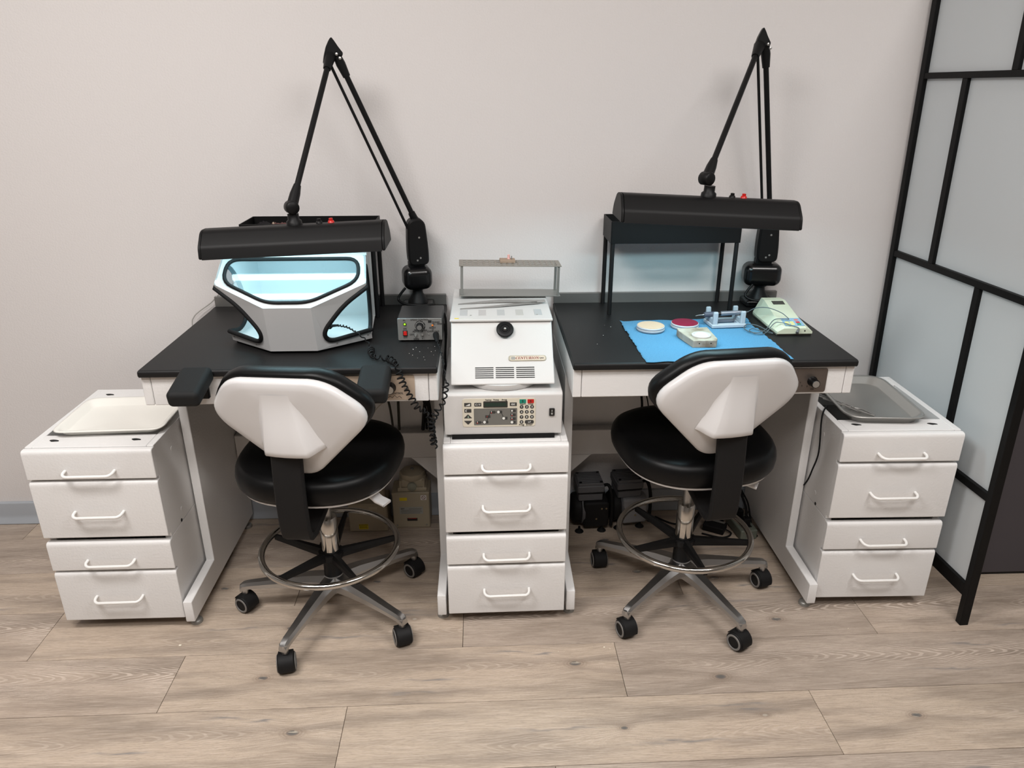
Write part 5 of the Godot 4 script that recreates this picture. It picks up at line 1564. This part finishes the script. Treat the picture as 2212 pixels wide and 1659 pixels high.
	for i in secs.size() - 1:
		var a: Array = secs[i]
		var c: Array = secs[i + 1]
		for sd in [-1.0, 1.0]:
			var A := [Vector3(sd * a[3], 0.006, a[0]), Vector3(sd * a[3], 0.012, a[0]), Vector3(sd * a[1] * 0.8, a[2], a[0])]
			var C := [Vector3(sd * c[3], 0.006, c[0]), Vector3(sd * c[3], 0.012, c[0]), Vector3(sd * c[1] * 0.8, c[2], c[0])]
			for k in 2:
				if sd > 0:
					q4(us, C[k], A[k], A[k + 1], C[k + 1])
				else:
					q4(us, A[k], C[k], C[k + 1], A[k + 1])
		q4(us, Vector3(-c[1] * 0.8, c[2], c[0]), Vector3(c[1] * 0.8, c[2], c[0]), Vector3(a[1] * 0.8, a[2], a[0]), Vector3(-a[1] * 0.8, a[2], a[0]))
		q4(us, Vector3(-a[3], 0.006, a[0]), Vector3(a[3], 0.006, a[0]), Vector3(c[3], 0.006, c[0]), Vector3(-c[3], 0.006, c[0]))
	var fe: Array = secs[4]
	var be: Array = secs[0]
	for ends in [[fe, 1.0], [be, -1.0]]:
		var g: Array = ends[0]
		var fl: float = ends[1]
		q4(us, Vector3(-fl * g[3], 0.006, g[0]), Vector3(fl * g[3], 0.006, g[0]), Vector3(fl * g[3], 0.012, g[0]), Vector3(-fl * g[3], 0.012, g[0]))
		q4(us, Vector3(-fl * g[3], 0.012, g[0]), Vector3(fl * g[3], 0.012, g[0]), Vector3(fl * g[1] * 0.8, g[2], g[0]), Vector3(-fl * g[1] * 0.8, g[2], g[0]))
	part(u, "housing", fin(us), um)
	part(u, "bottom_tray", bxm(Vector3(0.101, 0.0055, 0.2), 0.001), mt(Color(0.42, 0.41, 0.36), 0.6), Vector3(0, 0.0033, -0.006))
	var slope := atan2(0.0575 - 0.036, 0.095)
	var fr := part(u, "display_frame", bxm(Vector3(0.044, 0.0014, 0.03), 0.0004), um, Vector3(0.004, 0.0535, -0.056), Vector3(slope, 0, 0))
	part(fr, "display", bxm(Vector3(0.036, 0.0008, 0.022)), mt(Color(0.12, 0.15, 0.12), 0.15), Vector3(0, 0.0008, 0), Vector3.ZERO, "dark green-grey display")
	var slope2 := atan2(0.033 - 0.022, 0.053)
	var pad := part(u, "keypad", bxm(Vector3(0.056, 0.0012, 0.045)), mt(Color(0.50, 0.64, 0.74), 0.45), Vector3(0.004, 0.0302, 0.063), Vector3(slope2, 0, 0), "blue-grey keypad sticker")
	var kc := [Color(0.6, 0.74, 0.82), Color(0.86, 0.82, 0.5), Color(0.86, 0.82, 0.5), Color(0.86, 0.82, 0.5), Color(0.86, 0.82, 0.5), Color(0.8, 0.42, 0.38), Color(0.75, 0.12, 0.12), Color(0.14, 0.5, 0.32)]
	var kp := [Vector2(-0.012, -0.013), Vector2(-0.018, 0.003), Vector2(-0.004, 0.003), Vector2(-0.018, 0.014), Vector2(-0.004, 0.014), Vector2(0.014, -0.011), Vector2(0.014, 0.003), Vector2(0.014, 0.014)]
	for k in 8:
		part(pad, "key", bxm(Vector3(0.011 if k > 0 else 0.02, 0.0008, 0.008)), mt(kc[k], 0.5), Vector3(kp[k].x, 0.0008, kp[k].y))
	part(u, "socket_hole", lathe([Vector2(0.0022, 0), Vector2(0.0022, 0.0005), Vector2(0, 0.0005)], 10), M.dark, Vector3(0.028, 0.0145, 0.0981), Vector3(PI / 2, 0, 0))

# ---------------------------------------------------------------- trays on the outer drawer units
func tray_mesh(w: float, d: float, h: float, r: float, lip: float) -> ArrayMesh:
	var s := sb(true)
	var rings := []
	for k in [[0.0, 0.0, 0.002], [-lip * 1.9, -lip * 1.9, 0.002], [-lip * 1.5, -lip * 1.5, 0.0035], [-lip * 0.8, -lip * 0.8, h - 0.002], [-lip * 0.3, -lip * 0.3, h], [0.0, 0.0, h], [0.001, 0.001, h - 0.003], [-lip * 0.5, -lip * 0.5, h - 0.003], [-lip * 1.4, -lip * 1.4, 0.0], [-lip * 1.9, -lip * 1.9, 0.0]]:
		var hw: float = w / 2 + k[0]
		var hd: float = d / 2 + k[1]
		var rr: float = maxf(0.004, r + k[0] * 0.5)
		var ring := []
		for q in rp([Vector2(-hw, -hd), Vector2(hw, -hd), Vector2(hw, hd), Vector2(-hw, hd)], rr, 6):
			ring.append(Vector3(q.x, k[2], q.y))
		rings.append(ring)
	var n: int = rings[1].size()
	for i in range(1, rings.size() - 1):
		for k in n:
			var l := (k + 1) % n
			q4(s, rings[i][k], rings[i][l], rings[i + 1][l], rings[i + 1][k])
	for k in n:
		var l := (k + 1) % n
		t3(s, Vector3(0, 0.002, 0), rings[1][l], rings[1][k])
		t3(s, Vector3(0, 0.0, 0), rings[9][k], rings[9][l])
	return fin(s)

func _trays() -> void:
	var a := thing("plastic_tray", "white plastic tray lying on the left drawer unit", "tray", Vector3(-1.0165, 0.5848, 0.413), 0.04)
	part(a, "tray", tray_mesh(0.29, 0.235, 0.02, 0.035, 0.014), mt(Color(0.88, 0.872, 0.845), 0.4))
	var b := thing("steel_tray", "brushed stainless steel tray with rounded corners on the right drawer unit", "tray", Vector3(1.138, 0.5848, 0.378), -0.075)
	part(b, "tray", tray_mesh(0.226, 0.328, 0.024, 0.055, 0.013), M.tray_steel)
	# instruments in the steel tray
	for k in 2:
		var f := thing("forceps", ["long slim steel forceps with crossed jaws in the steel tray", "second pair of steel forceps under the bench edge in the steel tray"][k], "forceps", Vector3([1.074, 1.054][k], 0.5872, [0.43, 0.40][k]), [-0.93, -1.02][k], "steel forceps in the tray")
		for sd in [-1.0, 1.0]:
			part(f, "forceps_arm", tubem(curve([Vector3(-0.085, 0.006, sd * 0.006), Vector3(-0.03, 0.007, sd * 0.0065), Vector3(0.0, 0.006, sd * 0.002), Vector3(0.025, 0.006, sd * -0.0075), Vector3(0.05, 0.0045, sd * -0.005), Vector3(0.07, 0.003, sd * -0.002)]), 0.0022, 7), M.steel)
		part(f, "cross_pin", lathe([Vector2(0, 0), Vector2(0.004, 0), Vector2(0.004, 0.0098), Vector2(0, 0.0098)], 12), M.steel, Vector3(0.003, 0.0, 0))
	var c := thing("lamp_cord", "thin black cord hanging out of the right drawer unit's open top", "cord", Vector3.ZERO)
	part(c, "cord", tubem(curve([Vector3(1.016, 0.58, 0.40), Vector3(1.003, 0.594, 0.425), Vector3(0.982, 0.589, 0.452), Vector3(0.977, 0.56, 0.46), Vector3(0.977, 0.47, 0.475), Vector3(0.977, 0.40, 0.455), Vector3(0.977, 0.36, 0.44), Vector3(0.977, 0.33, 0.421)]), 0.0024, 7), M.rubber)

# ---------------------------------------------------------------- machines and cords below the benches
func _under_benches() -> void:
	var bg: Material = M.beige
	var p := thing("vacuum_pump", "beige vacuum pump on a labelled case below the left bench", "vacuum pump", Vector3(-0.26, 0, 0.055))
	part(p, "case", bxm(Vector3(0.13, 0.143, 0.09), 0.003), bg, Vector3(0, 0.0722, 0))
	part(p, "case_edge", bxm(Vector3(0.132, 0.01, 0.092), 0.002), bg, Vector3(0, 0.138, 0))
	part(p, "yellow_label", bxm(Vector3(0.026, 0.012, 0.0006)), M.yellow, Vector3(-0.026, 0.118, 0.0455), Vector3.ZERO, "yellow warning sticker")
	part(p, "white_label", bxm(Vector3(0.02, 0.018, 0.0006)), M.plain_white, Vector3(0.045, 0.123, 0.0455))
	part(p, "prohibition_mark", ring_mesh(0.0055, 0.0072, 0.0004), mt(Color(0.45, 0.12, 0.1), 0.5), Vector3(0.045, 0.123, 0.0458))
	part(p, "prohibition_bar", bxm(Vector3(0.012, 0.0014, 0.0004)), mt(Color(0.45, 0.12, 0.1), 0.5), Vector3(0.045, 0.123, 0.046), Vector3(0, 0, -0.78))
	part(p, "name_plate", bxm(Vector3(0.082, 0.028, 0.0006)), mt(Color(0.62, 0.62, 0.60), 0.5), Vector3(0.0, 0.072, 0.0455))
	part(p, "lettering", text_mesh("NEY", 0.0065, 700), M.ink, Vector3(-0.03, 0.0795, 0.0459))
	for k in 4:
		part(p, "print_line", bxm(Vector3([0.045, 0.07, 0.074, 0.066][k], 0.0012, 0.0004)), mt(Color(0.35, 0.35, 0.34), 0.6), Vector3([0.014, 0.0, 0.0, -0.002][k], 0.079 - k * 0.0058, 0.0459))
	part(p, "black_label", bxm(Vector3(0.036, 0.011, 0.0006)), M.ink, Vector3(0.002, 0.035, 0.0455))
	part(p, "black_label_stripe", bxm(Vector3(0.03, 0.0018, 0.0004)), M.red, Vector3(0.002, 0.0392, 0.0459))
	for x in [-0.052, 0.052]:
		part(p, "case_screw", lathe([Vector2(0.0032, 0), Vector2(0.0028, 0.001), Vector2(0, 0.0014)], 10), M.steel_dull, Vector3(x, 0.012, 0.0452), Vector3(PI / 2, 0, 0))
	part(p, "pump_foot", bxm(Vector3(0.102, 0.014, 0.08), 0.002), bg, Vector3(0.006, 0.151, -0.002))
	part(p, "pump_body", rbm(Vector3(0.092, 0.036, 0.07), 0.01), bg, Vector3(0.006, 0.172, -0.002))
	part(p, "pump_head", lathe([Vector2(0, 0.184), Vector2(0.043, 0.184), Vector2(0.046, 0.19), Vector2(0.044, 0.205), Vector2(0.03, 0.209), Vector2(0.012, 0.212), Vector2(0, 0.212)], 8), bg, Vector3(0.006, 0, -0.002))
	part(p, "head_bolt", lathe([Vector2(0.006, 0.21), Vector2(0.006, 0.216), Vector2(0, 0.216)], 6), M.steel_dull, Vector3(0.006, 0, -0.002))
	for x in [-0.034, 0.046]:
		part(p, "body_bolt", lathe([Vector2(0, 0.157), Vector2(0.005, 0.157), Vector2(0.005, 0.187), Vector2(0, 0.187)], 6), bg, Vector3(x, 0, 0.032))
	part(p, "oil_glass", lathe([Vector2(0.016, 0), Vector2(0.016, 0.01), Vector2(0.014, 0.012), Vector2(0, 0.012)], 18), mt(Color(0.56, 0.56, 0.50), 0.5), Vector3(0.006, 0.163, 0.032), Vector3(PI / 2, 0, 0), "round grey oil cap")
	var q := thing("transformer_case", "low beige case with a yellow warning label under the left stool", "case", Vector3(-0.41, 0, 0.07))
	part(q, "case", bxm(Vector3(0.135, 0.112, 0.1), 0.004), bg, Vector3(0, 0.0565, 0))
	part(q, "warning_label", bxm(Vector3(0.032, 0.02, 0.0006)), M.yellow, Vector3(-0.018, 0.022, 0.0505), Vector3.ZERO, "yellow warning label")
	part(q, "lettering", text_mesh("WARNING", 0.0045, 700), M.ink, Vector3(-0.018, 0.029, 0.0509))
	for k in 3:
		part(q, "print_line", bxm(Vector3(0.027, 0.0013, 0.0004)), M.ink, Vector3(-0.018, 0.0235 - k * 0.0035, 0.0509))
	part(q, "plate", bxm(Vector3(0.03, 0.012, 0.0006)), mt(Color(0.7, 0.66, 0.58), 0.5), Vector3(0.02, 0.097, 0.0505))
	part(q, "hose_neck", lathe([Vector2(0, 0.112), Vector2(0.016, 0.112), Vector2(0.014, 0.13), Vector2(0.012, 0.15), Vector2(0, 0.15)], 14), bg, Vector3(0.045, 0, 0.0))
	part(q, "hose", tubem(curve([Vector3(0.045, 0.15, 0), Vector3(0.06, 0.19, 0.01), Vector3(0.085, 0.245, 0.02), Vector3(0.12, 0.265, 0.01)]), 0.006, 8), M.rubber)
	# two black oil-free compressors
	compressor("black and grey compressor with finned head below the right bench nearest the middle drawers", Vector3(0.375, 0, 0.098), 0.05, 0)
	compressor("grey compressor with finned head behind the right stool's foot ring", Vector3(0.512, 0, 0.08), 0.12, 1)
	# power strip, adapter and cords by the right leg
	var st := thing("power_strip", "grey-green power strip on the floor by the right bench leg", "power strip", Vector3(0.906, 0, 0.165), 0.12)
	part(st, "housing", rbm(Vector3(0.062, 0.038, 0.12), 0.006), mt(Color(0.42, 0.44, 0.40), 0.5), Vector3(0, 0.0195, 0))
	for z in [-0.03, 0.025]:
		part(st, "outlet", bxm(Vector3(0.036, 0.002, 0.03), 0.0005), M.black, Vector3(0, 0.0392, z))
		part(st, "plugged_in_plug", rbm(Vector3(0.026, 0.03, 0.024), 0.004), M.black_matte, Vector3(0, 0.0552, z))
	for k in 2:
		part(st, "cord", tubem(curve([[Vector3(0, 0.068, 0.025), Vector3(-0.004, 0.11, 0.02), Vector3(-0.02, 0.16, 0.0), Vector3(-0.03, 0.24, -0.03)], [Vector3(0, 0.068, -0.03), Vector3(-0.02, 0.10, -0.03), Vector3(-0.05, 0.12, -0.035), Vector3(-0.09, 0.09, -0.045), Vector3(-0.11, 0.02, -0.05)]][k]), 0.0042, 7), M.rubber)
	part(st, "side_cord", tubem(curve([Vector3(0.036, 0.006, 0.05), Vector3(0.038, 0.02, 0.0), Vector3(0.03, 0.09, -0.03), Vector3(0.012, 0.13, -0.05), Vector3(-0.02, 0.19, -0.05)]), 0.003, 7), M.rubber)
	var ad := thing("power_adapter", "flat black power adapter on the floor behind the right stool", "adapter", Vector3(0.815, 0, 0.152), -0.55)
	part(ad, "case", rbm(Vector3(0.075, 0.024, 0.055), 0.004), M.black_matte, Vector3(0, 0.0122, 0))
	part(ad, "sticker", bxm(Vector3(0.06, 0.0006, 0.012)), mt(Color(0.45, 0.44, 0.42), 0.5), Vector3(0.0, 0.0245, -0.018))
	part(ad, "cord", tubem(curve([Vector3(0.036, 0.012, 0), Vector3(0.06, 0.006, 0.005), Vector3(0.055, 0.005, 0.03), Vector3(0.03, 0.005, 0.05), Vector3(-0.03, 0.005, 0.055)]), 0.003, 6), M.rubber)
	var fc := thing("floor_cord", "loop of black cord lying on the floor behind the right stool", "cord", Vector3.ZERO)
	part(fc, "cord", tubem(curve([Vector3(0.62, 0.005, 0.07), Vector3(0.68, 0.005, 0.12), Vector3(0.75, 0.005, 0.1), Vector3(0.79, 0.005, 0.075), Vector3(0.83, 0.005, 0.08), Vector3(0.86, 0.005, 0.11)]), 0.0035, 6), M.rubber)
	# cords hanging behind the left bench front
	var hang := [[Vector3(-0.165, 0.70, 0.3), Vector3(-0.168, 0.60, 0.24), Vector3(-0.19, 0.5, 0.15), Vector3(-0.205, 0.385, 0.094)],
		[Vector3(-0.19, 0.70, 0.3), Vector3(-0.19, 0.62, 0.24), Vector3(-0.178, 0.5, 0.15), Vector3(-0.178, 0.385, 0.094)],
		[Vector3(-0.215, 0.70, 0.3), Vector3(-0.208, 0.62, 0.24), Vector3(-0.19, 0.5, 0.15), Vector3(-0.193, 0.385, 0.088)],
		[Vector3(-0.265, 0.70, 0.25), Vector3(-0.268, 0.6, 0.2), Vector3(-0.28, 0.48, 0.12), Vector3(-0.285, 0.385, 0.094)],
		[Vector3(-0.33, 0.66, 0.2), Vector3(-0.32, 0.58, 0.16), Vector3(-0.31, 0.48, 0.11), Vector3(-0.305, 0.385, 0.094)]]
	var hl := ["thick black cord crossing to the left under the left bench", "thickest black cord hanging straight down under the left bench", "thin black cord between the two thick ones under the left bench", "dark olive cord hanging under the arm rest", "short dark cord hanging next to the left stool's backrest"]
	for k in hang.size():
		var c := thing("hanging_cord", hl[k], "cord", Vector3.ZERO, 0, "cords under the left bench")
		part(c, "cord", tubem(curve(hang[k]), [0.006, 0.007, 0.004, 0.0045, 0.004][k], 8), M.rubber if k < 3 else mt(Color(0.16, 0.15, 0.11), 0.6))
	var wc := thing("white_wire", "thin white wire curving down under the left bench", "wire", Vector3.ZERO)
	part(wc, "wire", tubem(curve([Vector3(-0.255, 0.70, 0.26), Vector3(-0.28, 0.62, 0.2), Vector3(-0.315, 0.52, 0.14), Vector3(-0.36, 0.46, 0.1), Vector3(-0.4, 0.385, 0.094)]), 0.0018, 6), mt(Color(0.72, 0.70, 0.66), 0.5))
	var rc := thing("hanging_cord", "pair of thin black cords hanging under the right bench", "cord", Vector3.ZERO)
	part(rc, "cord", tubem(curve([Vector3(0.49, 0.70, 0.3), Vector3(0.5, 0.6, 0.2), Vector3(0.53, 0.48, 0.12), Vector3(0.54, 0.385, 0.094)]), 0.004, 7), M.rubber)
	part(rc, "cord", tubem(curve([Vector3(0.495, 0.70, 0.3), Vector3(0.51, 0.6, 0.2), Vector3(0.55, 0.48, 0.12), Vector3(0.57, 0.385, 0.094)]), 0.0022, 6), M.rubber)
	# crumbs of plaster on the floor
	var cs := sb()
	for k in [[-0.862, 0.673, 0.005], [0.33, 0.728, 0.0035], [0.345, 0.735, 0.002], [-0.42, 0.45, 0.002], [-0.3, 0.6, 0.0015], [1.05, 0.68, 0.002], [-0.05, 0.78, 0.0015], [0.2, 0.74, 0.0018]]:
		add_box(cs, Vector3(k[0], 0.0012, k[1]), Vector3(k[2] * 1.4, 0.0022, k[2]), 0.0005)
	var ds := sb()
	for k in 34:
		var near := k < 14
		var px := rng.randf_range(-0.2, -0.125) if near else rng.randf_range(0.3, 0.95)
		var pz := rng.randf_range(0.42, 0.56) if near else rng.randf_range(0.2, 0.56)
		if not near and px > 0.41 and px < 0.83:
			continue
		add_box(ds, Vector3(px, 0.8007, pz), Vector3(rng.randf_range(0.0008, 0.0022), 0.0009, rng.randf_range(0.0006, 0.0014)), 0.0002)
	var dm := part(self, "worktop_dust", fin(ds), mt(Color(0.85, 0.84, 0.81), 0.9))
	meta(dm, "fine white specks of dust on the black worktops", "dust")
	dm.set_meta("kind", "stuff")
	var cm := part(self, "plaster_crumbs", fin(cs), mt(Color(0.9, 0.87, 0.8), 0.8))
	meta(cm, "tiny white plaster crumbs scattered on the plank floor", "crumbs")
	cm.set_meta("kind", "stuff")

func compressor(label: String, at: Vector3, turn: float, kind: int) -> void:
	var t := thing("compressor", label, "compressor", at, turn, "compressors below the right bench")
	var body: Material = M.black_matte if kind == 0 else mt(Color(0.52, 0.52, 0.53), 0.45)
	for x in [-0.045, 0.035]:
		for z in [-0.04, 0.045]:
			part(t, "suction_foot", lathe([Vector2(0, 0), Vector2(0.016, 0), Vector2(0.014, 0.003), Vector2(0.005, 0.008), Vector2(0.004, 0.02), Vector2(0, 0.02)], 14), M.rubber, Vector3(x, 0, z))
	part(t, "motor_block", rbm(Vector3(0.09, 0.10, 0.115), 0.01), body, Vector3(0.012, 0.07, 0))
	part(t, "fan_cover", turned(lathe([Vector2(0, -0.02), Vector2(0.045, -0.018), Vector2(0.054, -0.008), Vector2(0.056, 0.012), Vector2(0, 0.012)], 24), Basis(Vector3(0, 0, 1), Vector3(1, 0, 0), Vector3(0, 1, 0))), M.black_matte, Vector3(-0.052, 0.072, 0.0))
	part(t, "end_ring", turned(lathe([Vector2(0.05, -0.006), Vector2(0.058, -0.005), Vector2(0.058, 0.005), Vector2(0.05, 0.006)], 24), Basis(Vector3(0, 0, 1), Vector3(1, 0, 0), Vector3(0, 1, 0))), mt(Color(0.32, 0.32, 0.33), 0.5), Vector3(-0.032, 0.072, 0))
	var grey := mt(Color(0.34, 0.34, 0.35), 0.5)
	part(t, "cylinder", bxm(Vector3(0.085, 0.028, 0.085), 0.003), grey, Vector3(-0.008, 0.134, 0))
	part(t, "gasket", bxm(Vector3(0.088, 0.006, 0.09), 0.001), M.black, Vector3(-0.008, 0.151, 0))
	var hd := part(t, "finned_head", bxm(Vector3(0.094, 0.026, 0.095), 0.003), grey, Vector3(-0.008, 0.167, 0))
	for k in 8:
		part(hd, "fin", bxm(Vector3(0.086, 0.01, 0.0045), 0.001), grey, Vector3(0, 0.0175, -0.041 + k * 0.0117))
	for x in [-0.036, 0.036]:
		for z in [-0.034, 0.034]:
			part(hd, "head_bolt", lathe([Vector2(0, 0.012), Vector2(0.005, 0.012), Vector2(0.005, 0.024), Vector2(0, 0.024)], 8), M.black, Vector3(x, 0, z))
	for k in [Vector2(0.03, 0.095), Vector2(0.046, 0.095), Vector2(0.012, 0.055)]:
		part(t, "brass_screw", lathe([Vector2(0.0035, 0), Vector2(0.003, 0.0012), Vector2(0, 0.0016)], 10), mt(Color(0.6, 0.54, 0.42), 0.4, 0.8), Vector3(k.x, k.y, 0.0575), Vector3(PI / 2, 0, 0))
	part(t, "hose", tubem(curve([Vector3(0.035, 0.165, 0.02), Vector3(0.055, 0.175, 0.035), Vector3(0.064, 0.14, 0.05), Vector3(0.067, 0.08, 0.052), Vector3(0.066, 0.02, 0.048)]), 0.006, 8), M.rubber)
